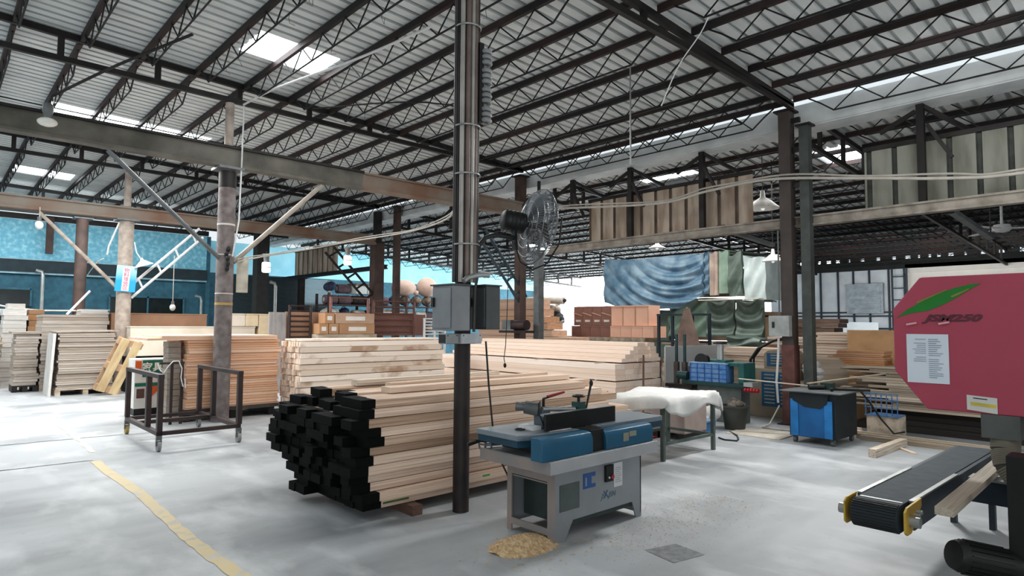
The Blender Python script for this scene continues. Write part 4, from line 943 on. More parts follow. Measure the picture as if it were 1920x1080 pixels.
for y0_, y1_ in ((ya - .03, ya - .004), (yb + .004, yb + .03)):
    MB().box(4.2, y0_, zt - .16, 6.5, y1_, zt - .005).build('side_frame', SD, CV)
    MB().box(4.2, y0_, zt - .004, 5.2, y1_, zt + .006).build('edge_strip', GALV, CV)
    yp = MB().prism([(4.0, zt - .13), (4.0, zt - .02), (4.04, zt), (4.3, zt + .008), (4.3, zt - .035), (4.1, zt - .15), (4.03, zt - .15)], y0_ - .012, y0_ - .001 if y0_ < 1.25 else y0_ - .001 + .0, 'y').build('bearing_plate', YP, CV) if y0_ < 1.25 else MB().prism([(4.0, zt - .13), (4.0, zt - .02), (4.04, zt), (4.2, zt + .004), (4.1, zt - .15), (4.03, zt - .15)], y1_ + .001, y1_ + .01, 'y').build('bearing_plate', YP, CV)
    yy = y0_ - .012 if y0_ < 1.25 else y1_ + .01; s = -1 if y0_ < 1.25 else 1
    MB().cyl((4.08, yy, zt - .08), (4.08, yy + s * .05, zt - .08), .03, n=16).build('axle_end', GALV, yp, smooth=40)
    MB().cyl((4.16, yy, zt - .06), (4.16, yy + s * .03, zt - .06), .012, n=8).cyl((4.2, yy, zt - .05), (4.2, yy + s * .03, zt - .05), .012, n=8).build('tension_bolt', GALV, yp)
for x in (6.3,):
    for y in (ya - .01, yb + .01): MB().box(x - .03, y - .02, 0, x + .03, y + .02, zt - .161).build('leg', SD, CV)
MB().box(5.28, .3, .42, 5.36, 1.09, .575).build('cross_beam', M('cross_beam_blue', '#323e4a', .5, .3), BS); MB().box(5.24, .3, .576, 5.4, 1.09, .59).build('beam_ledge', GALV, BS)
MB().box(4.75, -.4, 0, 5.25, .62, .1).build('machine_base', BLK, BS)
MB().box(4.38, .4, 0, 4.55, .735, .9).build('front_column', BLK, BS)
mt = MB().lathe([(.02, 0), (.075, .005), (.085, .03), (.085, .3), (.09, .31), (.09, .34), (.06, .36)], (4.17, .95, .365), (.72, -.66, -.2), 22).build('motor', BLK, BS, smooth=45)
mb = MB(); d = Vector((.72, -.66, -.2)).normalized(); s_ = d.cross(Vector((0, 0, 1))).normalized(); u_ = s_.cross(d)
for k in range(18):
    th = 2 * PI * k / 18; e = math.cos(th) * s_ + math.sin(th) * u_; c = Vector((4.17, .95, .365)) + e * .087
    mb.bar(c + d * .05, c + d * .28, .004, .012, e)
mb.build('cooling_fin', BLK, mt)
MB().box(4.28, .66, 0, 4.36, .76, .24).build('motor_foot', BLK, BS)
t = ub(unitbox('sawn_board', WOOD('grey_sawn', '#b3a795', '#958977', .05)), 'sawn_board', 4.02, .90, .61, 1.75, .1, .04, lab='thick grey sawn board lying askew on the edge of the conveyor', cat='board', tilt=(0, 0, .03))
t.location = (4.02, .905, .60); t.scale = (1.75, .085, .042); t['label'] = 'thick grey sawn board lying beside the conveyor on the resaw cross beam'
t = thing('offcut_bundle', 'pale sawn offcut on the resaw cross beam beside the hose', 'offcut', (6.4, .9, .55)); MB().box(6.2, .7, .6, 6.9, .85, .68).build('offcut', W_FI, t); MB().box(6.3, .72, 0, 6.8, .83, .598).build('stand', BLK, t)
# ---------------------------------------------------------------- blue cart
CB = M('cart_blue', '#1f6fae', .5, .1, scale=3, col2='#1a5f97'); CD = M('cart_dark', '#20282d', .6, .1); 
t = thing('workshop_cart', 'blue steel cabinet cart with dark side and grey top on casters', 'cart', (9.3, 3.6, 0))
MB().box(8.95, 3.3, .09, 9.72, 3.92, .70).build('cabinet_body', CD, t, bevel=.008)
MB().box(8.935, 3.34, .1, 8.949, 3.9, .6).build('front_panel', CB, t)
mb = MB()
for y in (3.34, 3.79): MB().box(8.925, y, .1, 8.9345, y + .1, .6).build('panel_fold', M('cart_blue_edge', '#2a7fc0', .5, .1), t)
PFM = M('cart_blue_edge', '#2a83c8', .5, .1)
MB().prism([(3.38, .7), (3.88, .7), (3.86, .58), (3.7, .5), (3.5, .49), (3.4, .56)], 8.922, 8.934, 'x').build('sooty_patch', CD, t)
MB().box(8.85, 3.2, .701, 9.85, 4.02, .715).build('top_sheet', GREYS, t)
for x in (9.0, 9.66):
    for y in (3.36, 3.86):
        MB().cyl((x, y - .02, .04), (x, y + .02, .04), .04, n=16).box(x - .02, y - .025, .05, x + .02, y + .025, .09).build('caster', GREYS, t, smooth=40)
t = thing('hand_tool', 'dark machine head lying on the grey cart top', 'tool', (9.3, 3.6, .716))
MB().cyl((9.2, 3.75, .75), (9.35, 3.6, .75), .033, n=12).build('tool_body', BLK, t, smooth=40); MB().box(9.35, 3.5, .716, 9.5, 3.65, .81).build('tool_head', M('tool_green', '#26403b', .5, .2), t)
MB().cyl((9.3, 3.5, .74), (9.5, 3.05, .74), .02, n=10).ball((9.15, 3.42, .745), .028).build('tool_handle', BLK, t, smooth=40)
ub(unitbox('thin_strip', W_OLD), 'thin_strip', 8.9, 3.62, .82, 1.35, .05, .012, rz=-.45, lab='thin grey strip sticking out over the blue cart toward the timber', cat='strip', tilt=(0, -.08, -.45))
ub(unitbox('thin_strip', W_OLD), 'thin_strip', 9.1, 4.75, .80, 1.05, .07, .012, lab='flat grey board end reaching from the beige machine to the blue cart', cat='strip', tilt=(0, .07, -1.15))
t = thing('floor_cable', 'black cable running down from the blue cart to the floor timber', 'cable', (9.9, 3.1, 0))
MB().tube([(9.8, 3.3, .72), (9.95, 3.22, .55), (10.05, 3.1, .3), (10.1, 2.95, .1), (10.05, 2.8, .15)], .012, 6).build('cable', BLACK, t, smooth=60)
# ---------------------------------------------------------------- cloth table
LEGG = M('table_leg_green', '#55615c', .6, .2, var=.2); CLO = M('dust_sheet', '#d9d9d6', .8, 0, scale=3, col2='#c3c3c1', bump=.3)
T = thing('steel_frame_table', 'narrow green steel table under the white cloth, beside the planer', 'table', (7.0, 4.7, 0))
for x, y in ((6.47, 4.34), (7.58, 4.32), (7.58, 5.0), (6.5, 5.02)): MB().box(x - .022, y - .022, 0, x + .022, y + .022, .66).build('leg', LEGG, T)
MB().bar((6.47, 4.34, .2), (7.58, 4.32, .2), .03, .035).build('stretcher', LEGG, T); MB().bar((7.58, 4.35, .2), (7.58, 4.98, .2), .03, .035).build('stretcher', LEGG, T); MB().bar((6.5, 5.02, .2), (7.56, 5.0, .2), .03, .035).build('stretcher', LEGG, T)
MB().box(6.43, 4.28, .661, 7.64, 5.06, .685).build('table_top', W_OLD, T)
n, m_ = 44, 34; vs = []; rr = random.Random(5)
for i in range(n):
    for j in range(m_):
        u = -.17 + 1.34 * i / (n - 1); v = -.22 + 1.34 * j / (m_ - 1)
        x = 6.43 + 1.21 * min(max(u, 0), 1); y = 4.28 + .78 * min(max(v, 0), 1)
        ox = max(0, -u) + max(0, u - 1); oy = max(0, -v) + max(0, v - 1)
        x += (.03 + .02 * math.sin(9 * v)) * (1 if u > 1 else -1 if u < 0 else 0) * min(1, ox * 20); y += (.03 + .03 * math.sin(11 * u + 1)) * (1 if v > 1 else -1 if v < 0 else 0) * min(1, oy * 20)
        drop = max(ox * 1.0, oy * .85) * (1 + .35 * math.sin(7 * u + 3 * v))
        zz = .735 + .022 * math.sin(5 * u + 2) * math.sin(4 * v + 1) + .012 * math.sin(15 * u + 7 * v) + .02 * math.sin(PI * min(max(u, 0), 1)) - drop + rr.uniform(-.003, .003)
        vs.append((x, y, zz))
fs = [(i * m_ + j, (i + 1) * m_ + j, (i + 1) * m_ + j + 1, i * m_ + j + 1) for i in range(n - 1) for j in range(m_ - 1)]
o = MB().add(vs, fs).build('dust_sheet', CLO, smooth=60); tag(o, 'crumpled white cloth thrown over the narrow green steel table', 'cloth')
so = o.modifiers.new('thick', 'SOLIDIFY'); so.thickness = .006; so.offset = 1
t = thing('plastic_crate', 'pinkish-grey bin with dark opening behind the cloth table', 'crate', (8.1, 5.1, 0))
MB().box(7.75, 4.85, .1, 8.35, 5.4, .55).build('bin_body', M('bin_taupe', '#9a8a84', .7, 0, var=.1), t, bevel=.02); MB().box(7.76, 4.93, .3, 7.78, 5.2, .5).build('opening', BLACK, t)
for y in (4.87, 5.3): MB().box(7.77, y, 0, 8.33, y + .08, .1).build('runner', BLACK, t)
t = thing('red_dustpan', 'red plastic dustpan on the floor behind the cloth table', 'dustpan', (7.7, 5.45, 0)); RDP = M('red_plastic', '#8e1f2a', .5, 0)
MB().box(7.5, 5.3, 0, 7.8, 5.62, .02).box(7.5, 5.3, .02, 7.52, 5.62, .1).box(7.78, 5.3, .02, 7.8, 5.62, .1).box(7.52, 5.6, .02, 7.78, 5.62, .11).build('pan', RDP, t); MB().cyl((7.65, 5.63, .06), (7.5, 6.0, .62), .014, n=8).build('handle', RDP, t)
# ---------------------------------------------------------------- green machine with blue crate
MG = M('machine_green', '#1f5a57', .5, .2, var=.15); MGD = M('machine_green_dark', '#173e3e', .5, .2)
t = thing('green_tenoner', 'dark green woodworking machine with open frame, holding the blue crate', 'machine', (10.0, 5.6, 0))
MB().box(9.75, 5.0, .6, 10.25, 6.1, .66).build('machine_table', MGD, t, bevel=.005)
MB().box(9.85, 5.1, 0, 10.15, 5.9, .6).build('pedestal', M('pedestal_grey', '#5d6463', .6, .1), t)
MB().box(9.8, 5.02, .66, 10.2, 5.12, 1.0).box(9.8, 5.12, .94, 10.2, 5.35, 1.0).build('frame_arch', MG, t, bevel=.008)
MB().box(9.95, 5.42, .96, 10.25, 6.0, 1.03).build('top_cover', MG, t, bevel=.02)
MB().cyl((10.0, 5.55, 1.03), (10.0, 5.55, 1.3), .06, n=18).build('air_cylinder', GALV, t, smooth=40); MB().box(9.9, 5.48, 1.3, 10.1, 5.62, 1.325).build('cylinder_cap', STEEL, t)
MB().cyl((9.9, 5.85, 1.0), (9.98, 5.85, 1.0), .13, n=20).build('belt_guard', BLK, t, smooth=40)
MB().cyl((9.8, 6.05, .74), (9.8, 6.25, .74), .07, n=16).build('side_motor', MGD, t, smooth=40)
MB().box(9.74, 4.85, .63, 9.95, 5.0, .7).build('end_shelf', GALV, t)
mb = MB()
for k in range(5): mb.cyl((9.72, 4.74 + .05 * k, .58), (9.72, 4.77 + .05 * k, .58), .035, n=10)
mb.build('red_spring', M('spring_red', '#9f2230', .5, 0), t)
BC = M('crate_blue', '#3b78b8', .5, 0, scale=14, col2='#6f90b5')
t = thing('blue_mesh_crate', 'blue plastic mesh crate standing on the green machine', 'crate', (9.95, 5.6, .661))
b = MB(); xa, xb, ya_, yb_, z0, z1 = 9.76, 10.0, 5.3, 5.98, .665, .97
b.box(xa, ya_, z0, xb, yb_, z0 + .01).box(xa, ya_, z0 + .01, xa + .008, yb_, z1).box(xb - .008, ya_, z0 + .01, xb, yb_, z1).box(xa, ya_, z0 + .01, xb, ya_ + .008, z1).box(xa, yb_ - .008, z0 + .01, xb, yb_, z1)
b.build('crate_body', BC, t)
b = MB()
for z in (.72, .80, .88): b.box(xa - .01, ya_ - .008, z, xa, yb_ + .008, z + .014)
for k in range(6): y = ya_ + (yb_ - ya_ - .01) * k / 5; b.box(xa - .01, y, z0, xa, y + .012, z1)
b.build('crate_rib', M('crate_blue_rib', '#2c64a5', .5, 0), t); MB().box(xa - .016, ya_ - .014, z1, xb + .012, yb_ + .014, z1 + .014).build('crate_rim', M('crate_rim', '#8fb4d6', .5, 0), t)
# clamp with twin rods
t = thing('twin_rod_press', 'press with two dark upright rods and steel cylinders beside the grey board', 'press', (10.15, 6.45, 0))
for y in (6.5, 6.33): MB().cyl((10.15, y, .62), (10.15, y, 1.45), .028, n=12).build('guide_rod', M('rod_teal', '#2f4a50', .4, .4), t, smooth=40); MB().cyl((10.15, y, .56), (10.15, y, .95), .055, n=14).build('cylinder', M('cyl_brownish', '#5c5453', .4, .4), t, smooth=40)
MB().cyl((10.15, 6.2, .56), (10.15, 6.2, .88), .05, n=14).build('cylinder', M('cyl_dark', '#55504f', .4, .4), t, smooth=40)
MB().box(10.0, 6.1, .5, 10.3, 6.65, .56).build('press_bed', STEEL, t); MB().box(10.02, 6.15, 0, 10.28, 6.6, .5).build('pedestal', GREYS, t)
o = ub(unitbox('grey_board', M('grey_board_mat', '#c3c8ca', .6, 0, scale=2, col2='#b3b8ba')), 'grey_board', 10.55, 7.0, 0, 2.4, .03, 1.2, lab='large grey board standing on edge behind the green machine', cat='board')
# beige machine with louvres
BG = M('machine_beige', '#a39887', .6, .1, scale=2, col2='#8f8474'); LB_ = M('louvre_blue', '#235a80', .5, .1); SL = M('louvre_slot', '#9c9a90', .5, .1)
t = thing('beige_moulder', 'beige machine with blue louvred panels left of the reddish column', 'machine', (11.3, 5.2, 0))
MB().box(11.0, 4.66, 0, 11.6, 5.7, .86).build('machine_body', BG, t, bevel=.01)
def louvre(xf, ya_, yb_, z0, z1, cols, rows):
    p = MB().box(xf - .012, ya_, z0, xf, yb_, z1).build('louvre_panel', LB_, t)
    b = MB(); cw = (yb_ - ya_) / cols
    for c in range(cols):
        for r in range(rows): zz = z0 + (z1 - z0) * (r + .8) / (rows + .8); b.box(xf - .022, ya_ + cw * (c + .18), zz, xf - .0125, ya_ + cw * (c + .82), zz + .022)
    b.build('louvre_slot', SL, p)
louvre(11.0, 4.72, 5.3, .2, .8, 2, 9)
MB().prism([(4.75, .861), (5.28, .861), (5.28, 1.12), (5.2, 1.18), (5.02, 1.2), (4.8, 1.17), (4.75, 1.12)], 11.05, 11.5, 'x').build('motor_hood', BG, t, bevel=.01)
louvre(11.05, 4.8, 5.22, .9, 1.13, 1, 4)
MB().box(11.05, 4.75, 1.21, 11.45, 5.0, 1.28).cyl((11.2, 4.87, 1.28), (11.2, 4.87, 1.5), .12, .1, 16).build('top_head', M('head_pinkish', '#a3938c', .6, .1), t, smooth=40)
MB().tube([(11.0, 5.5, .75), (10.95, 5.48, 1.0), (10.97, 5.35, 1.2), (11.05, 5.1, 1.35), (11.1, 4.9, 1.4)], .025, 8).build('black_hose', BLACK, t, smooth=60)
MB().tube([(11.0, 5.46, .8), (10.97, 5.42, 1.05), (11.0, 5.28, 1.25), (11.1, 5.05, 1.38)], .018, 8).build('black_hose', BLACK, t, smooth=60)
# bucket and bits on the floor
t = thing('waste_bucket', 'dark olive bucket full of scraps near the cloth table', 'bucket', (9.35, 4.95, 0))
MB().lathe([(.15, 0), (.2, .34), (.215, .34), (.215, .37), (.19, .37), (.18, .3)], (9.35, 4.95, 0), n=20).build('bucket_body', M('bucket_olive', '#3d403b', .6, 0), t, smooth=40)
b = MB()
for k in range(8): b.ball((9.35 + U(-.12, .12), 4.95 + U(-.12, .12), .36 + U(0, .08)), U(.05, .09), U(.05, .09), U(.04, .07), 8, 6)
b.build('scraps', M('scrap_mix', '#6a625a', .8, 0, var=.5, scale=9), t, smooth=40)
t = thing('plastic_bag', 'white crumpled plastic bag beside the olive bucket', 'bag', (9.0, 5.25, 0))
b = MB()
for k in range(7): b.ball((9.05 + U(-.12, .12), 5.25 + U(-.13, .1), .15 + U(-.03, .12)), U(.08, .13), U(.08, .13), .12, 9, 7)
b.build('bag', CLO, t, smooth=40)
t = thing('blue_toolbox', 'small blue box on the floor behind the cloth table', 'box', (8.8, 5.15, 0)); MB().box(8.62, 5.05, 0, 8.95, 5.3, .15).build('box_body', M('toolbox_blue', '#3c6b96', .5, 0), t, bevel=.01); MB().box(8.61, 5.04, .151, 8.96, 5.31, .175).build('lid', M('toolbox_lid', '#6d8ea8', .5, 0), t)
ub(unitbox('floor_sheet', WOOD('pale_panel', '#cfc7b9', '#bab2a4', .05)), 'floor_sheet', 8.9, 4.05, .0, .75, .8, .012, rz=.05, lab='thin pale panel lying flat on the floor left of the blue cart', cat='panel')
t = thing('floor_cable', 'black cable coiled on the floor in front of the olive bucket', 'cable', (8.6, 4.6, 0))
MB().tube([(9.0, 4.85, .012), (8.75, 4.6, .012), (8.5, 4.45, .012), (8.35, 4.4, .012), (8.3, 4.55, .012), (8.4, 4.7, .012)], .01, 6).build('cable', BLACK, t, smooth=60)
t = thing('floor_cable', 'pale cable looping on the floor beside the flat panel', 'cable', (9.4, 4.5, 0))
MB().tube([(10.4, 4.72, .3), (10.1, 4.75, .02), (9.75, 4.7, .014), (9.75, 4.4, .014), (9.9, 4.1, .014)], .012, 6).build('cable', STRAPG, t, smooth=60)
# ---------------------------------------------------------------- lumber heap at the side (boards run along Y, facing the camera)
OLDB = unitbox('heap_board', W_OLD); ORGB = unitbox('orange_board', W_ORG); PALEB = unitbox('pale_board', W_FI)
def yb(mesh, nm, x, y0, z, l, w_, h, lab, cat='board', grp=None, tz=0):
    return ub(mesh, nm, x + w_, y0, z, l, w_, h, lab=lab, cat=cat, grp=grp, tilt=(0, 0, PI / 2 + tz))
z = .34; i = 0
HG = 'boards in the side lumber heap'
while z < .98:
    i += 1; h = U(.02, .045)
    for c in range(2):
        ya = U(-1.2, .6) if c == 1 else U(-.4, 1.8); ye = U(3.2, 4.2)
        yb(OLDB, 'heap_board', 11.0 + c * .44 + U(-.09, .02), ya, z, ye - ya, U(.22, .32), h - .003, 'weathered board in the side lumber heap, %s layer up, %s' % (nth(i), 'front' if c == 0 else 'behind'), grp=HG, tz=U(-.003, .003))
    z += h
zt = z
for k in range(7): 
    h = .032; yb(ORGB, 'orange_board', 11.05 + U(0, .02), 3.35 + U(-.02, .02), zt, .95 + U(-.25, .05) - .02 * (6 - k), .4, h - .003, 'orange board of the small bright pack on the lumber heap, %s from its bottom' % nth(k + 1), grp='small orange board pack'); zt += h
z2 = z
for k in range(5):
    h = .025; yb(PALEB, 'pale_board', 11.1 + U(-.05, .03), 1.2, z2, 2.1 + U(-.3, .05), .3, h - .003, 'pale strip beside the orange pack on the lumber heap, %s up' % nth(k + 1), grp='pale strips on the heap'); z2 += h
# dark bearers and lower boards
for i, (ya, l, z, h) in enumerate(((-.8, 4.6, .0, .1), (-.4, 3.6, .105, .08), (-.6, 4.2, .19, .07), (-.5, 3.9, .262, .07))):
    yb(unitbox('dark_timber', M('dark_timber_mat', '#2f2a27', .8, 0, var=.4, scale=4, stretch=(1, 6, 6))), 'dark_timber', 11.05 + .02 * i, ya, z, l, .5, h, 'dark timber at the base of the lumber heap, %s from the floor' % nth(i + 1), 'timber')
z = 1.0
# upper pale stack behind
z = .0
yb(unitbox('support_timber', W_OLD), 'support_timber', 12.1, 1.5, 0, 4.0, .9, 1.05, 'squared timber block behind the lumber heap', 'timber')
z = 1.055
for i in range(9):
    h = .05; yb(PALEB, 'pale_board', 12.1 + U(-.04, .04), 2.6 + U(-.2, .1), z, 3.0 + U(-.6, .3) - (.8 if i > 6 else 0), .6, h - .004, 'pale orange board in the back stack behind the heap, %s layer up' % nth(i + 1), grp='back stack of pale boards'); z += h
o = ub(unitbox('plywood_panel', WOOD('tan_ply', '#d3a878', '#c39868', .04)), 'plywood_board', 11.85, 2.0, 0, .03, 2.15, 1.55, lab='tan plywood panel standing on edge behind the lumber heap', cat='panel')
MB_ = MB()
t = thing('scrap_bag', 'white and black crumpled sacks lying at the end of the lumber heap', 'sack', (11.2, 4.55, .6))
b = MB()
for k in range(10): b.ball((11.2 + U(-.15, .15), 4.42 + U(-.1, .1), .82 + U(-.08, .14)), U(.08, .14), U(.08, .14), U(.06, .1), 8, 6)
b.build('sack', CLO, t, smooth=40); MB().box(11.0, 4.27, 0, 11.5, 4.62, .68).build('crate_under', W_OLD, t)
# lumber on the floor near the conveyor
for k in range(4):
    yb(OLDB, 'floor_timber', 9.85 + .09 * k, 1.6 + U(-.2, .1), .0 if k % 2 == 0 else .0, 1.95 + U(-.2, .2), .085, .06 + .012 * (k % 2), 'rough floor timber before the side heap, %s of four from the camera' % nth(k + 1), 'timber', 'floor timbers')
ub(OLDB, 'floor_timber', 8.62, 2.72, 0, 1.15, .09, .1, lab='stout timber lying on the floor pointing toward the heap, end facing the planer', cat='timber', tilt=(0, 0, -.02))
ub(PALEB, 'floor_stick', 9.25, 2.45, .0, .5, .05, .02, lab='thin pale stick lying askew beside the stout floor timber', cat='stick', tilt=(0, 0, .75))
t = thing('blue_basket', 'blue plastic lattice basket between the cart and the lumber heap', 'basket', (10.5, 3.2, 0))
b = MB()
for k in range(7): y = 2.95 + .07 * k; b.box(10.3, y, .3, 10.31, y + .012, .62)
for z in (.3, .42, .54, .62): b.box(10.29, 2.94, z, 10.3, 3.39, z + .014)
b.build('lattice_side', BC, t); MB().box(10.311, 2.95, .3, 10.65, 3.37, .315).build('base', BC, t); MB().box(10.31, 2.95, 0, 10.65, 3.37, .298).build('crate_under', W_OLD, t)
for k in range(3): ub(PALEB, 'white_offcut', 10.0 + .12 * k, 3.35 + .05 * k, .0, .1, .35, .06 + .02 * k, lab='pale offcut on the floor at the foot of the heap, %s from the cart' % nth(k + 1), cat='offcut')
# ---------------------------------------------------------------- tarpaulin-covered stacks
def tarpmat(name, c1, c2): return M(name, c1, .38, 0, scale=3, col2=c2, bump=.15, detail=8, spec=.6)
TBL = tarpmat('blue_tarp', '#8099a9', '#4c6f87'); TGR = tarpmat('green_tarp', '#6b7a70', '#4a5a52'); TWH = tarpmat('white_tarp', '#cfdbda', '#b3c2c2'); TLG = tarpmat('pale_green_tarp', '#8ea595', '#6c8575'); TTN = tarpmat('tan_tarp', '#b5a294', '#93827a')
def drape(name, lab, xf, xb, ya, yb_, zlo, zhi, mat, fold, top_slope=0, hem=None, nu=70, nv=46, cat='tarpaulin', grp=None, ends=(0, 0)):
    """A sheet over a block: front face x=xf from zlo to zhi, top back to xb, both ends hanging."""
    vs = []
    prof = []
    H = zhi - zlo
    for j in range(nv + 1):
        s = j / nv
        if s < .72: q = s / .72; prof.append((0, q))
        else: q = (s - .72) / .28; prof.append((q, 1))
    for i in range(nu + 1):
        u = i / nu; e = 0
        uu = min(max((u - .06) / .88, 0), 1); y = ya + (yb_ - ya) * uu
        side = 0 if .06 <= u <= .94 else (1 - u / .06 if u < .06 else (u - .94) / .06)
        for bq, q in prof:
            h0 = hem(uu) if hem else 0
            z = zlo + h0 + (H - h0) * q
            x = xf + (xb - xf) * bq
            d = fold(y, z, uu, q) if bq == 0 else fold(y, zhi, uu, 1) * (1 - bq) * .5
            zz = z + (top_slope * uu + .03 * math.sin(7 * uu + 3 * bq)) * (1 if bq > 0 else q ** 3)
            if side: x = x + side * ((xb - xf) * .8 if ends[0 if u < .5 else 1] else .06) * (1 if bq == 0 else 0)
            vs.append((x - d * (1 - side) * (1 if bq == 0 or True else 0), y, zz - (.04 * side if bq else 0)))
    m_ = nv + 1
    fs = [(i * m_ + j, (i + 1) * m_ + j, (i + 1) * m_ + j + 1, i * m_ + j + 1) for i in range(nu) for j in range(nv)]
    o = MB().add(vs, fs).build(name, mat, smooth=70)
    return tag(o, lab, cat, grp)
def f_blue(y, z, u, q):
    r = math.hypot(y - 10.2, (z - 4.7) * 1.15); w_ = min(1, 3 * (1 - q) + .25) 
    e = .5 + .5 * math.sin(.9 * y + 2 * z)
    return .11 * abs(math.sin(7.5 * r + .8 * math.sin(1.7 * y))) * w_ * (.5 + e) + .04 * math.sin(27 * r + 2 * y) * w_ * e + .25 * (1 - q) * math.sin(PI * u) * .6 + .06
drape('draped_tarpaulin', 'big blue tarpaulin sagging in folds over the highest stack', 16.0, 18.2, 9.3, 12.85, 2.1, 3.62, TBL, f_blue, .1, hem=lambda u: .25 * max(0, u - .7) / .3 + .35 * max(0, .2 - u) / .2 * 1.0, nu=110, nv=70, ends=(0, 1))
def f_vert(k, a, ph=0): return lambda y, z, u, q: a * (1.25 - q) * math.sin(k * u * PI + ph + .8 * math.sin(3 * q)) + .02
drape('draped_tarpaulin', 'creased dark end flap of the blue tarpaulin beside the tan strip', 15.95, 18.0, 9.12, 9.28, 2.5, 3.66, TBL, lambda y, z, u, q: .05 * math.sin(22 * z + 9 * y) + .04, 0, nu=20, nv=50)
drape('draped_tarpaulin', 'tan cloth strip hanging beside the blue tarpaulin', 15.9, 18, 8.85, 9.1, 2.45, 3.64, TTN, f_vert(2, .03), 0, nu=20)
drape('draped_tarpaulin', 'pale green tarpaulin strip between tan strip and dark green one', 15.95, 18, 8.55, 8.84, 2.5, 3.66, TLG, f_vert(2, .03, 1), 0, nu=20)
drape('draped_tarpaulin', 'dark green tarpaulin curtain on the upper stack beside the white sheet', 15.9, 18, 8.15, 8.54, 2.4, 3.6, TGR, lambda y, z, u, q: .06 * math.sin(9 * q + 5 * u) * (1.2 - q) + .03, -.1, nu=30)
drape('draped_tarpaulin', 'white plastic sheet over the end of the upper stack', 15.95, 18, 7.5, 8.12, 2.3, 3.38, TWH, lambda y, z, u, q: .05 * math.sin(11 * u + 6 * q) * math.sin(5 * q) + .03, .1, nu=40, ends=(1, 0))
for k, (ya, yb_, lab) in enumerate(((8.35, 9.15, 'green tarpaulin swag on the lower stack, the one nearer the brown folded cloth'), (7.55, 8.3, 'green tarpaulin swag on the lower stack, the one nearer the columns'))):
    def fs_(y, z, u, q): 
        r = math.hypot((u - .5) * 1.1, (q - 1.25)); return .07 * math.sin(17 * r) * (1.1 - .6 * q) + .05
    drape('draped_tarpaulin', lab, 15.85, 16.6, ya, yb_, 1.2, 2.28, TGR, fs_, 0, hem=lambda u: .12 * math.sin(PI * u), nu=36)
drape('draped_tarpaulin', 'pale green sheet covering the low stack beneath the blue tarpaulin', 16.2, 18.2, 9.2, 10.6, 1.3, 2.38, TLG, lambda y, z, u, q: .06 * math.sin(14 * (u + q)) + .04, 0, nu=50)
drape('draped_tarpaulin', 'dark green tarpaulin on the low stack under the sagging blue one', 16.25, 18.2, 10.62, 14.2, .6, 2.06, TGR, lambda y, z, u, q: .05 * math.sin(9 * u * PI + 3 * q) * (1.1 - q) + .03, .0, nu=70, ends=(0, 1))
drape('draped_tarpaulin', 'small dark green tarpaulin bundle on the pale boards left of the columns', 14.3, 15.2, 6.9, 7.75, .75, 1.3, TGR, lambda y, z, u, q: .04 * math.sin(16 * q + 5 * u) + .02, .05, nu=30)
CRT = M('crate_tan', '#cba98a', .7, 0, scale=2, col2='#b7967a')
for k, (ya, yb_, z0, z1, lab) in enumerate(((7.7, 12.6, 2.5, 3.2, 'pallet load hidden under the blue and white tarpaulins'), (7.7, 13.8, 0, 1.15, 'brown pallet load at the bottom of the covered stack'), (7.7, 13.8, 1.2, 2.0, 'middle pallet load of the covered stack'))):
    t = thing('pallet_load', lab, 'load', (17, (ya + yb_) / 2, z0))
    MB().box(16.45, ya, z0, 17.9, yb_, z1).build('load_body', CRT, t); MB().box(16.43, ya, z1 - .14, 17.92, yb_, z1 - .1).build('strap_band', STEEL, t)
ub(unitbox('ledge_board', W_FI), 'ledge_board', 15.45, 7.5, 2.3, .3, 1.7, .02, lab='white board ledge between the upper and lower green tarpaulins', cat='board')
z = .9
for k in range(8): yb(unitbox('bark_board', WOOD('bark_board_mat', '#8f7768', '#5d4b42', .25)), 'bark_board', 17.0 + U(-.05, .05), 6.2 + U(-.1, .1), z, 1.25, .6, .11, 'dark rough board in the pile left of the columns, %s from the bottom' % nth(k + 1), grp='dark rough boards'); z += .114
yb(unitbox('support_timber', W_OLD), 'support_timber', 17.0, 6.2, 0, 1.25, .6, .895, 'squared base under the dark rough boards', 'timber')
z = 2.0
yb(unitbox('support_timber', W_OLD), 'support_timber', 12.5, 5.6, 0, 1.3, .7, .78, 'squared base under the pale boards left of the columns', 'timber')
z = .785
for k in range(7): yb(PALEB, 'pale_board', 12.5 + U(-.04, .04), 5.6 + U(-.05, .05), z, 1.3 + U(-.1, .0), .66, .05, 'pale board in the low stack left of the columns, %s from the bottom' % nth(k + 1), grp='pale boards left of the columns'); z += .054
# brown folded cloth and tube frame
t = thing('folded_cloth', 'brown cloth hanging in a tall narrow peak in front of the green tarpaulins', 'cloth', (13.05, 8.06, 0))
b = MB(); n = 14; vs = []
for k in range(12):
    q = k / 11; r = .06 + .55 * q
    for j in range(n): th = 2 * PI * j / n; rr = r * (1 + .25 * math.sin(3 * th + 1)); vs.append((13.05 + rr * .5 * math.cos(th), 8.06 + rr * math.sin(th), 2.02 - 2.0 * q))
fs = [(k * n + j, k * n + (j + 1) % n, (k + 1) * n + (j + 1) % n, (k + 1) * n + j) for k in range(11) for j in range(n)]
b.add(vs, fs).build('cloth', M('brown_cloth', '#8c776c', .8, 0, scale=3, col2='#6f5c53'), t, smooth=60)
MB().bar((13.05, 8.62, 0), (13.05, 8.06, 2.03), .03, .03).build('prop_stick', STRAPG, t)
t = thing('tube_frame_rack', 'dark square-tube frame rack in front of the green tarpaulins', 'rack', (13.6, 8.7, 0))
for y in (9.15, 8.75, 8.2, 7.75): MB().box(13.47, y - .03, 0, 13.53, y + .03, 1.85).build('upright', FR, t)
MB().box(13.47, 7.72, 1.851, 13.53, 9.19, 1.9).build('top_rail', FR, t); MB().box(13.46, 7.78, 1.2, 13.5, 9.12, 1.24).build('mid_rail', FR, t)
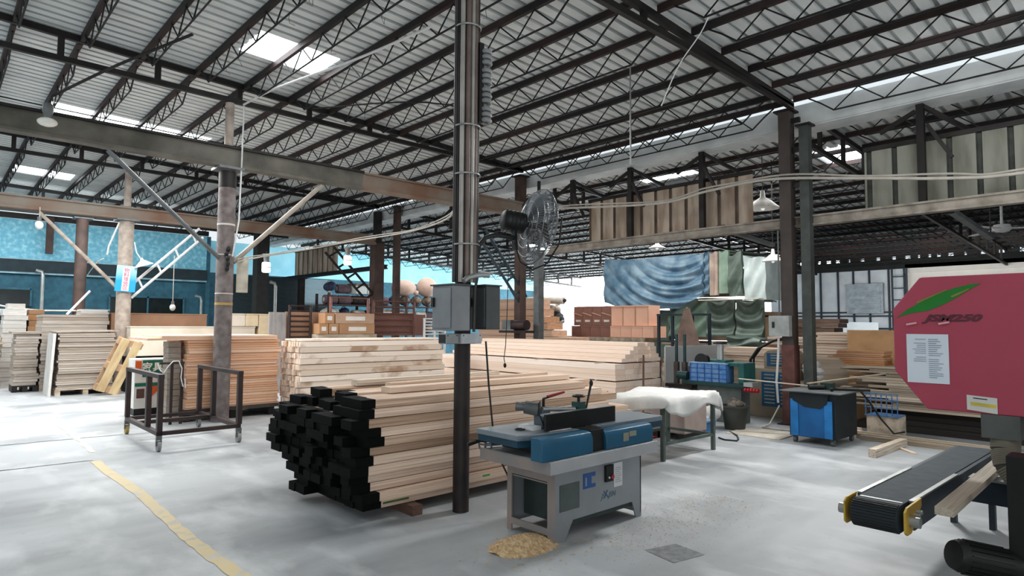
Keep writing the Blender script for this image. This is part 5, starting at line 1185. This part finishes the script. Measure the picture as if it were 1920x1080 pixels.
for k in range(6): yb(PALEB, 'pale_board', 13.6 + U(-.02, .02), 7.8, .6 + .11 * k, 1.3 + U(-.08, .04), .3, .08, 'pale plank on the tube frame rack, %s from the bottom' % nth(k + 1), grp='planks behind the tube frame')
MB().box(13.56, 7.8, 0, 13.95, 9.15, .595).build('base_block', W_OLD, t)
# orange and brown cartons behind the cream pile
ORC = M('orange_crate', '#ecc0a8', .7, 0, scale=2, col2='#e2b199'); BRC = M('brown_carton', '#916a5f', .7, 0, scale=2, col2='#835d53')
for k in range(4):
    t = carton('strapped_carton', 'dark brown strapped carton in the row behind the cream pile, %s from the grey column' % nth(k + 1), 13.5, 11.66 - .335 * k, 1.6, .5, .325, .53, BRC, None, 'dark strapped cartons')
    MB().bar((13.494, 11.66 - .335 * k, 1.87), (13.494, 11.66 + .325 - .335 * k, 1.95), .012, .02).build('strap', CARDL, t); MB().box(13.492, 11.72 - .335 * k, 1.7, 13.498, 11.9 - .335 * k, 1.76).build('printed_label', STRAPG, t)
for k in range(3):
    t = thing('orange_box', 'pale orange box behind the cream pile, %s from the dark cartons' % nth(k + 1), 'box', (13.5, 10.3 - .4 * k, 1.6), group='pale orange boxes')
    MB().box(13.5, 10.25 - .4 * k, 1.6, 14.0, 10.645 - .4 * k, 2.1).build('box_body', ORC, t)
    MB().box(13.48, 10.25 - .4 * k, 2.101, 14.0, 10.645 - .4 * k, 2.13).build('lid', ORC, t); MB().box(13.485, 10.25 - .4 * k, 1.6, 13.499, 10.275 - .4 * k, 2.1).build('corner_strip', CARDL, t)
for k in range(8):
    m = BRC if k < 4 else ORC
    t = thing('low_box', '%s low box in the row under the strapped cartons, %s from the column' % ('dark brown' if k < 4 else 'pale orange', nth(k + 1)), 'box', (13.45, 11.6 - .34 * k, 1.35), group='bottom row of low boxes')
    MB().box(13.44, 11.68 - .345 * k, 1.3, 14.0, 12.015 - .345 * k, 1.56).build('box_body', m, t); MB().box(13.43, 11.68 - .345 * k, 1.561, 14.0, 12.015 - .345 * k, 1.59).build('lid', m, t)
t = thing('low_table', 'wooden platform under the rows of orange and brown boxes', 'platform', (13.7, 10.6, 0)); MB().box(13.42, 9.52, 1.2, 14.05, 12.1, 1.295).build('deck', W_OLD, t)
for y in (9.6, 10.6, 11.9): MB().box(13.5, y, 0, 13.95, y + .1, 1.2).build('leg', W_OLD, t)
# long rolls / boards left of the column pair
KRL = M('kraft_roll', '#cda88a', .7, 0, scale=2, col2='#b9937a', rnd=.12, stretch=(.5, 3, 3))
RB = unitbox('long_kraft_board', KRL)
z = .0
yb(unitbox('kraft_base_pack', KRL), 'kraft_base_pack', 12.1, 10.9, 0, 3.7, .8, 1.29, 'brown base pack under the long panels beyond the cream pile', 'pack')
z = 1.3
for k in range(5):
    yb(RB, 'long_kraft_board', 12.1 + .03 * k, 11.5 + .2 * k + U(-.05, .05), z, 3.0 - .1 * k, .6, .17 if k < 4 else .3, 'long kraft panel beyond the cream pile, %s from the bottom' % nth(k + 1), 'panel', 'long kraft panels'); z += .185
ub(unitbox('scrap_bin_crate', CARDL), 'scrap_bin_crate', 12.95, 12.2, 0, .8, 1.1, 1.3, lab='tan crate under the scrap sacks by the grey column', cat='crate')
JUNK = [M('junk_%d' % i, c, .8, 0, var=.4, scale=9) for i, c in enumerate(('#3a3533', '#8d7b6d', '#c9beb2', '#6a5a50', '#e2dcd3', '#59656e'))]
for k in range(9):
    x, y = 13.3 + U(-.1, .15), 12.65 + U(-.2, .3)
    t = thing('scrap_sack', 'crumpled scrap sack on the heap beside the grey column, %s in the heap' % nth(k + 1), 'sack', (x, y, 1.5), group='scrap sacks by the grey column')
    b = MB()
    for q in range(4): b.ball((x + U(-.1, .1), y + U(-.1, .1), 1.4 + .085 * k + U(-.04, .05)), U(.1, .18), U(.1, .2), U(.07, .12), 8, 6)
    b.build('sack_body', JUNK[k % 6], t, smooth=40); MB().cyl((x, y, 1.5 + .085 * k), (x + .05, y - .1, 1.56 + .085 * k), .04, .06, 8).build('tied_neck', JUNK[(k + 2) % 6], t, smooth=40)
t = thing('rolled_cloth', 'pale rolled cloth lying on top of the scrap heap beyond the cream pile', 'roll', (13, 12.6, 2.2)); MB().cyl((13.0, 13.3, 2.33), (13.2, 12.1, 2.3), .1, n=14).build('roll', STRAPG, t, smooth=40); MB().cyl((13.2, 12.1, 2.3), (13.21, 12.04, 2.3), .05, n=12).build('roll_core', JUNK[0], t)
t = thing('mounted_motor', 'dark round motor with pale box at the foot of the column pair', 'motor', (10.2, 10.8, 1.5))
MB().cyl((10.15, 10.85, 1.6), (10.15, 10.45, 1.6), .12, n=18).build('motor_body', M('motor_brown', '#3d2e2e', .5, .2, var=.3), t, smooth=40); MB().box(10.05, 10.9, 1.5, 10.25, 11.2, 1.72).build('switch_case', GREYS, t); MB().box(10.0, 10.35, 1.42, 10.3, 11.25, 1.475).build('bracket_plate', STEEL, t)
# ---------------------------------------------------------------- cage carts and cartons behind the batten stack
RPI = M('red_pipe', '#9a6a62', .5, .2, scale=3, col2='#74504a')
def cage(lab, x0, x1, y, zb, zt, rails, mat, posts=2, name='cage_trolley'):
    t = thing(name, lab, 'cart', ((x0 + x1) / 2, y, 0))
    for k in range(posts): x = x0 + (x1 - x0) * k / (posts - 1); MB().cyl((x, y, 0), (x, y, zt), .035, n=10).build('upright', mat, t, smooth=40)
    for k in range(rails): z = zb + (zt - zb) * k / (rails - 1) - .02; MB().cyl((x0, y, z), (x1, y, z), .022, n=8).build('rail', mat, t, smooth=40)
    return t
cage('dark brown ladder-sided cart between the cream pack and the cartons', 6.48, 7.02, 14.95, 1.3, 2.06, 7, TB)
ub(unitbox('grey_panel_sheet', M('grey_sheet_mat', '#9d9896', .7, 0)), 'leaning_sheet', 6.05, 15.1, 0, .42, .06, 1.88, lab='grey panel leaning beside the dark ladder-sided cart', cat='panel')
ub(unitbox('tan_panel_sheet', PINK), 'leaning_sheet', 6.5, 15.2, 0, 1.1, .06, 1.9, lab='brown panel standing behind the dark ladder-sided cart', cat='panel')
cage('reddish pipe frame standing behind the labelled cartons', 7.6, 8.68, 15.05, 1.5, 2.3, 3, RPI)
t = cage('brown slat-sided cart right of the reddish pipe frame', 8.76, 10.05, 14.9, 1.42, 2.24, 6, M('cart_brown', '#6b463d', .6, .1))
MB().box(8.8, 14.98, 1.3, 10.5, 15.5, 1.88).build('cart_load', BRC, t)
cage('white wire cage of scrap left of the light electrical cabinet', 10.2, 10.9, 14.6, 1.35, 1.78, 6, WHITEP, 3, 'wire_cage')
t = thing('low_table', 'hidden platform beneath the labelled cartons', 'platform', (8, 15, 0)); MB().box(7.05, 14.6, 1.25, 8.7, 15.0, 1.345).build('deck', W_OLD, t)
for x in (7.1, 8.5): MB().box(x, 14.65, 0, x + .1, 14.95, 1.25).build('leg', W_OLD, t)
for k, (x, z, l) in enumerate(((7.1, 1.35, .24), (7.36, 1.35, .26), (7.64, 1.35, 1.0), (7.24, 1.615, .26), (7.53, 1.615, 1.1))):
    carton('labelled_carton', 'tan carton with white label behind the batten stack, %s' % ('bottom row, outermost', 'bottom row, second', 'bottom row, long one', 'top row, small one', 'top row, long one')[k], x, 14.62, z, l, .36, .26, CARDL, 'y', 'labelled tan cartons')
# shelving with fabric bundles in front of the light blue wall
SHB = M('shelf_steel', '#5b4a48', .6, .2)
t = thing('storage_shelving', 'long steel shelving crammed with bundles before the light blue wall', 'shelving', (13.2, 22, 0))
for x in (10.9, 12.6, 14.3, 16.0): 
    for y in (21.72, 22.72): MB().box(x - .04, y - .04, 0, x + .04, y + .04, 2.75).build('upright', SHB, t)
for z in (1.15, 1.75, 2.3): MB().box(10.85, 21.77, z, 16.05, 22.67, z + .04).build('shelf_board', SHB, t)
cols = [JUNK[i] for i in range(6)] + [CARDL, CHW, M('mauve_cloth', '#7d6a72', .8, 0, var=.3), M('navy_cloth', '#3d4a66', .8, 0, var=.3)]
protos = []
def bundle(kind, mt, mt2):
    t = thing('fabric_bundle' if kind else 'parts_box', '', 'bundle' if kind else 'box')
    if kind == 1: MB().cyl((-.16, 0, .12), (.16, 0, .12), .12, n=12).build('roll', mt, t, smooth=40, world=False); MB().cyl((-.175, 0, .12), (-.161, 0, .12), .06, n=10).build('roll_core', mt2, t, world=False)
    elif kind == 2:
        b = MB()
        for q in range(4): b.ball((U(-.1, .1), U(-.1, .1), .17 + U(-.03, .05)), U(.1, .15), .13, U(.09, .12), 8, 6)
        b.build('bundle_body', mt, t, smooth=40, world=False); MB().torus((0, 0, .165), (1, .2, 0), .15, .012, 14, 5).build('tie_band', mt2, t, world=False)
    else: MB().box(-.17, -.2, 0, .17, .2, .26).build('box_body', mt, t, world=False); MB().box(-.175, -.205, .2, .175, .205, .265).build('lid', mt2, t, world=False)
    return t
pr = [bundle(1, cols[8], cols[2]), bundle(2, cols[4], cols[0]), bundle(0, cols[6], cols[2]), bundle(1, cols[0], cols[4]), bundle(2, cols[1], cols[5]), bundle(0, cols[7], cols[1]), bundle(2, cols[9], cols[2]), bundle(1, cols[4], cols[3])]
used = set(); i = 0
for sh, z in ((0, 1.191), (1, 1.791), (2, 2.341), (3, 2.77)):
    x = 11.15; c = 0
    while x < 15.95:
        if sh == 3 and (x > 13.4 or RN.random() < .25): x += .4; continue
        q = RN.randrange(8); p = pr[q]; c += 1
        lab = '%s on the %s of the long shelving, %s from the broad column' % ('cloth bundle' if p.name.startswith('fabric') else 'small box', ('lowest shelf', 'middle shelf', 'top shelf', 'very top')[sh], nth(c))
        if q in used: dup(p, (x, 22.12 + U(0, .1), z), U(-.15, .15), lab, 'bundles on the long shelving')
        else: used.add(q); p.scale = (1.5,) * 3; p.location = (x, 22.15, z); tag(p, lab, None, 'bundles on the long shelving')
        x += U(.55, .6)
for q in range(8):
    if q not in used:
        for ch in list(pr[q].children): bpy.data.objects.remove(ch)
        bpy.data.objects.remove(pr[q])
SACK = M('pink_sack', '#e0c3b2', .7, 0, scale=3, col2='#cfae9c', bump=.2)
for x, z, r, lab in ((14.45, 3.1, .55, 'big pale pink sack lying on top of the shelving'), (15.6, 3.18, .42, 'smaller upright pale sack on top of the shelving near the cabinets')):
    t = thing('stuffed_sack', lab, 'sack', (x, 22.2, 2.62))
    MB().ball((x, 22.2, z), r, .45, .34 if r > .5 else .42, 20, 12).build('sack_body', SACK, t, smooth=60); MB().cyl((x + r * .8, 22.1, z - .12), (x + r * 1.05, 22.1, z - .2), .08, .12, 10).build('tied_end', SACK, t, smooth=40)
# right wall clutter
t = thing('louvred_shutter', 'grey louvred window shutter hung on the panelled far wall', 'shutter', (27.8, 9.3, 2.4)); LVG = M('louvre_grey', '#97a3ab', .5, .2)
MB().box(27.75, 8.35, 2.15, 27.85, 9.7, 3.35).build('shutter_frame', LVG, t)
for k in range(6): MB().bar((27.72, 8.45, 2.25 + .18 * k), (27.72, 9.6, 2.25 + .18 * k), .05, .1).build('louvre_blade', LVG, t)
t = thing('steel_ladder_frame', 'tall dark ladder frame where grey panels meet the cream wall', 'frame', (27.7, 7.7, 0))
for y in (7.5, 8.0): MB().box(27.66, y - .03, 0, 27.72, y + .03, 3.9).build('upright', FR, t)
for k in range(8): MB().box(27.67, 7.53, .4 + .45 * k, 27.71, 7.97, .44 + .45 * k).build('rung', FR, t)
ub(unitbox('white_board_panel', M('whiteboard', '#ccd6dc', .5, 0, var=.04)), 'leaning_sheet', 26.5, 8.2, 0, .04, 2.1, 1.78, lab='pale white board standing before the grey panelled wall', cat='panel', tilt=(.02, 0, 0))
# left work in front of shutters
ub(unitbox('dark_bench', M('bench_dark', '#30373a', .7, 0)), 'dark_bench', 9.5, 22.6, 0, .6, .8, 1.9, lab='dark blue cloth-covered bench in front of the shelving, behind red frame', cat='bench')
# ---------------------------------------------------------------- lamps
ENA = M('enamel_white', '#e4e2da', .35, 0, var=.04); BULB = M('lamp_glass', '#f2f4f4', .2, 0, var=.02, emit=.6); SOCK = M('lamp_socket', '#6f7372', .5, .3)
def jar(lab, x, y, ztop, r, h, drop):
    t = thing('pendant_lamp', lab, 'lamp', (x, y, ztop))
    MB().cyl((x, y, ztop), (x, y, ztop - drop), .008, n=6).build('lamp_wire', STEEL, t)
    MB().lathe([(.03, 0), (.05, .02), (.055, .1), (.07, .13), (.075, .15)], (x, y, ztop - drop - .14), n=14).build('lamp_cap', SOCK, t, smooth=40)
    zz = ztop - drop - .15
    MB().lathe([(r * .75, -h), (r, -h + .02), (r, -.02), (r * .8, 0)], (x, y, zz), n=18).build('lamp_shade', BULB, t, smooth=40)
    MB().torus((x, y, zz - h * .5), (0, 0, 1), r + .003, .005, 20, 5).build('guard_ring', GALV, t, smooth=50)
jar('squarish white lantern lamp hung on the sagging cable right of the speckled post', 4.72, 12.0, 2.98, .08, .2, .06)
jar('square-topped white lantern lamp on the cable, nearer the light cabinet', 6.42, 12.0, 3.26, .085, .2, .08)
def cone(lab, x, y, z, r, h, cord=.5, name='pendant_lamp', tilt=(0, 0, -1)):
    t = thing(name, lab, 'lamp', (x, y, z)); d = Vector(tilt).normalized()
    MB().cyl((x, y, z + h + .08), (x, y, z + h + .08 + cord), .008, n=6).build('lamp_wire', STEEL, t)
    MB().lathe([(r, 0), (r * .97, -.01), (r * .55, -h * .45), (.05, -h * .75), (.035, -h - .06)], (x, y, z), d, 22).build('lamp_shade', ENA, t, smooth=50)
    MB().ball((x, y, z + .03), .045, .045, .07, 10, 8).build('bulb', BULB, t, smooth=60)
cone('large white enamel cone lamp hanging left of the twin columns', 12.0, 5.7, 3.92, .32, .3, .7)
cone('small white cone lamp with long cord left of the reddish column, lower one', 15.3, 7.03, 3.21, .26, .25, .9)
cone('pale cone lamp hanging just right of the fan, by the tan sheets', 13.2, 10.4, 3.75, .22, .22, .9)
cone('flat dome lamp glowing under the ledge beam below the tan sheets', 12.5, 8.5, 3.42, .2, .12, .5)
t = thing('pendant_lamp', 'white enamel lamp shade tilted on a bracket at the top of the blue sign', 'lamp', (3.75, 17.3, 3.0))
MB().lathe([(.22, 0), (.12, .08), (.04, .14), (.03, .2)], (3.82, 17.25, 2.98), (-.35, 0, 1), 18).build('lamp_shade', ENA, t, smooth=50); MB().tube([(3.73, 17.25, 3.17), (3.66, 17.3, 3.3), (3.62, 17.35, 3.55)], .015, 6).build('bracket_arm', WHITEP, t, smooth=50)
t = thing('hanging_led_lamp', 'bright flat lamp under the ledge beam near the dark grey-green sheets', 'lamp', (12.2, 3.4, 3.5)); MB().box(12.0, 3.2, 3.5, 12.15, 3.65, 3.56).build('lamp_shade', M('led_panel', '#f2f6f8', .3, 0, var=.02, emit=3), t); MB().cyl((12.1, 3.42, 3.56), (12.1, 3.42, 4.2), .008, n=6).build('lamp_wire', STEEL, t)
t = thing('pendant_lamp', 'round bulb lamp clamped under the rafters above the dusty beam', 'lamp', (1.12, 10.5, 4.4))
MB().lathe([(.03, .3), (.06, .27), (.07, .2), (.05, .12), (.05, .06), (.03, .03)], (1.1, 10.55, 4.3), n=14).build('lamp_cap', SOCK, t, smooth=50); MB().ball((1.1, 10.55, 4.33), .12, .12, .06, 16, 8).build('bulb', ENA, t, smooth=60)
MB().cyl((1.1, 10.55, 4.6), (1.14, 10.5, 4.72), .015, n=6).build('lamp_wire', STEEL, t)
for x, y, z, L_, lab in ((5.2, 20, 2.05, 1.4, 'small bulb on a long wire left of the speckled post, before the blue wall'), (7.3, 22, 1.75, 1.0, 'small bulb on a wire before the dark shutter'), (1.75, 17.3, 3.75, .3, 'small bare bulb under the pale brown beam at the photo edge')):
    t = thing('pendant_lamp', lab, 'lamp', (x, y, z)); MB().cyl((x, y, z + .1), (x, y, z + .1 + L_), .01, n=6).build('lamp_wire', STRAPG, t); MB().ball((x, y, z), .08, .08, .1, 12, 8).build('bulb', ENA, t, smooth=60); MB().cyl((x, y, z + .08), (x, y, z + .18), .04, n=10).build('lamp_cap', SOCK, t)
t = thing('ceiling_fan', 'white ceiling fan hanging in the dark bay above the red machine', 'ceiling fan', (16, 2.6, 3.6))
MB().cyl((16, 2.6, 3.68), (16, 2.6, 4.9), .025, n=8).build('down_rod', WHITEP, t); MB().lathe([(.02, .1), (.14, .08), (.17, 0), (.12, -.06), (.02, -.08)], (16, 2.6, 3.62), n=18).build('motor_hub', WHITEP, t, smooth=50)
for k in range(3):
    th = 2 * PI * k / 3 + .75; c, s = math.cos(th), math.sin(th)
    MB().bar((16 + .15 * c, 2.6 + .15 * s, 3.62), (16 + .95 * c, 2.6 + .95 * s, 3.6), .13, .012).build('blade', WHITEP, t)
# ---------------------------------------------------------------- cables and pipes overhead
def cable(name, lab, pts, r, mat, extra=None, cat='cable'):
    t = thing(name, lab, cat, pts[0])
    P = [Vector(p) for p in pts]; fine = []
    for i in range(len(P) - 1):
        p0, p1, p2, p3 = P[max(i - 1, 0)], P[i], P[i + 1], P[min(i + 2, len(P) - 1)]
        for k in range(6):
            s = k / 6; fine.append(.5 * ((2 * p1) + (p2 - p0) * s + (2 * p0 - 5 * p1 + 4 * p2 - p3) * s * s + (3 * p1 - p0 - 3 * p2 + p3) * s ** 3))
    fine.append(P[-1]); MB().tube(fine, r, 7).build('strand', mat, t, smooth=60)
    if extra:
        o = Vector(extra); MB().tube([p + o * (1 + .3 * math.sin(i * .7)) for i, p in enumerate(fine)], r * .7, 6).build('strand', mat, t, smooth=60)
    return t
CBL = M('dusty_cable', '#b5b1a9', .8, 0, var=.1)
cable('hanging_cable_run', 'dusty cable bundle sagging from the speckled post up to the conduit post', [(3.74, 10.72, 2.62), (4.5, 11.4, 2.83), (5.6, 12.0, 3.1), (6.42, 11.9, 3.32), (6.0, 9.5, 3.2), (4.6, 6.6, 3.0), (3.5, 4.5, 2.8)][:4] + [(6.9, 10.5, 3.42), (5.6, 7.5, 3.16), (3.5, 4.45, 2.78)], .014, CBL, (0, 0, .035))
cable('hanging_cable_run', 'dusty cable run along the tan and dark hanging sheets, bowed between columns', [(3.55, 4.4, 2.76), (5.5, 6.5, 3.05), (8.6, 9.3, 3.8), (10.3, 9.6, 4.22), (10.3, 7.0, 3.97), (10.3, 5.9, 4.05), (10.3, 4.75, 4.07)][3:] + [(10.3, 3.4, 3.86), (10.3, 2.2, 3.66), (10.3, 1.4, 3.6), (10.3, -1, 3.62)], .024, CBL, (0, .0, .05))
cable('hanging_cable_run', 'pale cable swag beside the door at the far blue wall', [(.0, 24, 2.75), (1.2, 24, 2.2), (2.3, 24, 1.98), (3.45, 23.95, 1.97)], .028, STRAPG)
cable('hanging_cable_run', 'thin cable crossing the blue wall from the brown post', [(3.72, 24, 3.1), (3.3, 20, 3.2), (3.1, 17.9, 3.15)], .012, STRAPG)
cable('hanging_wire', 'white wire dangling from the purlins near the front rafter', [(7.0, 3.93, 5.55), (7.02, 4.1, 5.3), (6.98, 4.4, 4.95), (7.0, 4.68, 4.5)], .008, CHW, cat='wire')
cable('hanging_wire', 'thin grey drop pipe falling from the front rafter to the fan-side sheets', [(7.3, 5.4, 5.4), (7.3, 5.4, 4.9), (7.3, 5.4, 3.9)], .012, GALV, cat='pipe')
cable('hanging_air_pipe', 'slender dark pipe slanting under the rafters above the dusty beam', [(1.15, 10.5, 4.7), (1.7, 9.6, 5.0), (2.35, 8.6, 5.3)], .02, STEEL, cat='pipe')
cable('hanging_air_pipe', 'white conduit running along purlins by the large skylight', [(3.77, 10.75, 5.28), (3.9, 9.6, 5.3), (4.2, 7.8, 5.26), (4.35, 6.2, 5.22)], .018, WHITEP, cat='pipe')
cable('hanging_tie_rod', 'thin dark tie rod running below the near purlins along the roof', [(.0, 14.2, 5.6), (3, 13.9, 5.45), (6, 13.6, 5.3), (9, 13.3, 5.15)], .012, WEB, cat='rod')
cable('hanging_tie_rod', 'thin dark diagonal rod under the near purlins over the fan post', [(4.6, 9.9, 5.2), (6.0, 8.0, 5.12), (8.5, 8.5, 5.02)], .012, WEB, cat='rod')
# wire ends tied to the purlin rods
for k in range(26):
    x = XB[RN.randrange(2, 12)]; y = U(5.2, 10.2) if k < 16 else U(11.8, 16.5); z = zu(x) - .33
    t = thing('hanging_tie_wire', 'short loose tie wire dangling from a near roof purlin', 'wire', (x, y, z), group='loose tie wires')
    MB().tube([(x, y, z + .02), (x + U(-.03, .03), y + U(-.03, .03), z - .06), (x + U(-.06, .06), y + U(-.06, .06), z - .1), (x + U(-.05, .05), y + U(-.05, .05), z - U(.08, .17))], .003, 5).build('wire', WEB, t)
# column switch box
t = thing('mounted_switch_box', 'pale grey switch box on the reddish column above the beige machine', 'electrical box', (10.4, 4.6, 1.45))
MB().box(10.28, 4.48, 1.44, 10.4, 4.82, 1.78).build('housing', M('switch_grey', '#a9aeac', .5, .1), t, bevel=.006); MB().box(10.272, 4.72, 1.58, 10.279, 4.76, 1.68).build('switch_handle', BLACK, t)
# ---------------------------------------------------------------- lights
k_ = area('added_key', (9.6, 3.3, 4.75), .7, .7, 105, (0, math.radians(40), 0)); k_.data.spread = math.radians(105)  # added key lamp standing in for the skylight beyond the gutter
area('added_fill_a', (.5, 0, 4.7), 4, 4, 50)  # added front fill; no skylight above this spot
o_ = area('added_uplight_behind', (-4.5, -4.2, 2.2), 9, 3.2, 400, col=(.97, .99, 1)); o_.rotation_euler = Vector((.68, .68, .26)).to_track_quat('-Z', 'Y').to_euler()  # added uplight for roof and front faces; no doors stand here
o_ = area('added_uplight_near', (6.5, -4.5, 2.4), 8, 2.5, 260, col=(.97, .99, 1)); o_.rotation_euler = Vector((.05, .72, .62)).to_track_quat('-Z', 'Y').to_euler()  # added uplight for the near roof; the side wall is closed
area('added_heap_fill', (8.0, 1.6, 4.3), 1.5, 2.5, 40, (0, -math.radians(50), 0))  # added fill for the lumber heap, not daylight from an opening
area('added_fill_b', (5.2, 7.8, 5.0), 5, 2.5, 170)  # added lamp brightening the timber stacks
area('added_fill_c', (2.6, 13, 4.9), 4, 3, 560)  # added lamp boosting the skylight over the trolley bay
area('added_fill_d', (2.6, 20, 4.7), 7, 4, 400)  # added lamp boosting the skylight before the blue wall
area('open_side_left', (-6.5, 11, 2.6), 12, 4.6, 120, (0, -PI / 2 * .9, 0), (.95, .98, 1))
area('blue_wall_wash', (2, 22.6, 4.4), 9, 1.5, 210, (PI / 2 * .75, 0, 0), (.93, .98, 1))  # added lamp to brighten the blue wall
area('end_wall_wash', (16, 24.0, 3.4), 10, 2, 300, (PI / 2, 0, 0), (.92, .98, 1))  # added lamp to brighten the far end wall
area('added_fill_far', (18, 19, 4.3), 9, 8, 420, col=(.92, .97, 1))  # added fill lamp under the far roof
area('added_fill_mid', (13.5, 9, 4.6), 3, 7, 260)  # added fill lamp between the hanging sheets and the tarpaulins
area('far_opening', (27.6, 21.5, 2.6), 4.2, 11, 1200, (0, PI / 2 * 1.12, 0), (.93, .98, 1))
area('yard_daylight', (30.5, 22, 5.5), 3, 16, 3000, (0, -PI / 2 * .6, 0))
area('added_far_wall_fill', (22, 6, 2.6), 2, 6, 280, (0, -PI / 2 * .85, 0))  # added lamp for the far right wall; there is no door
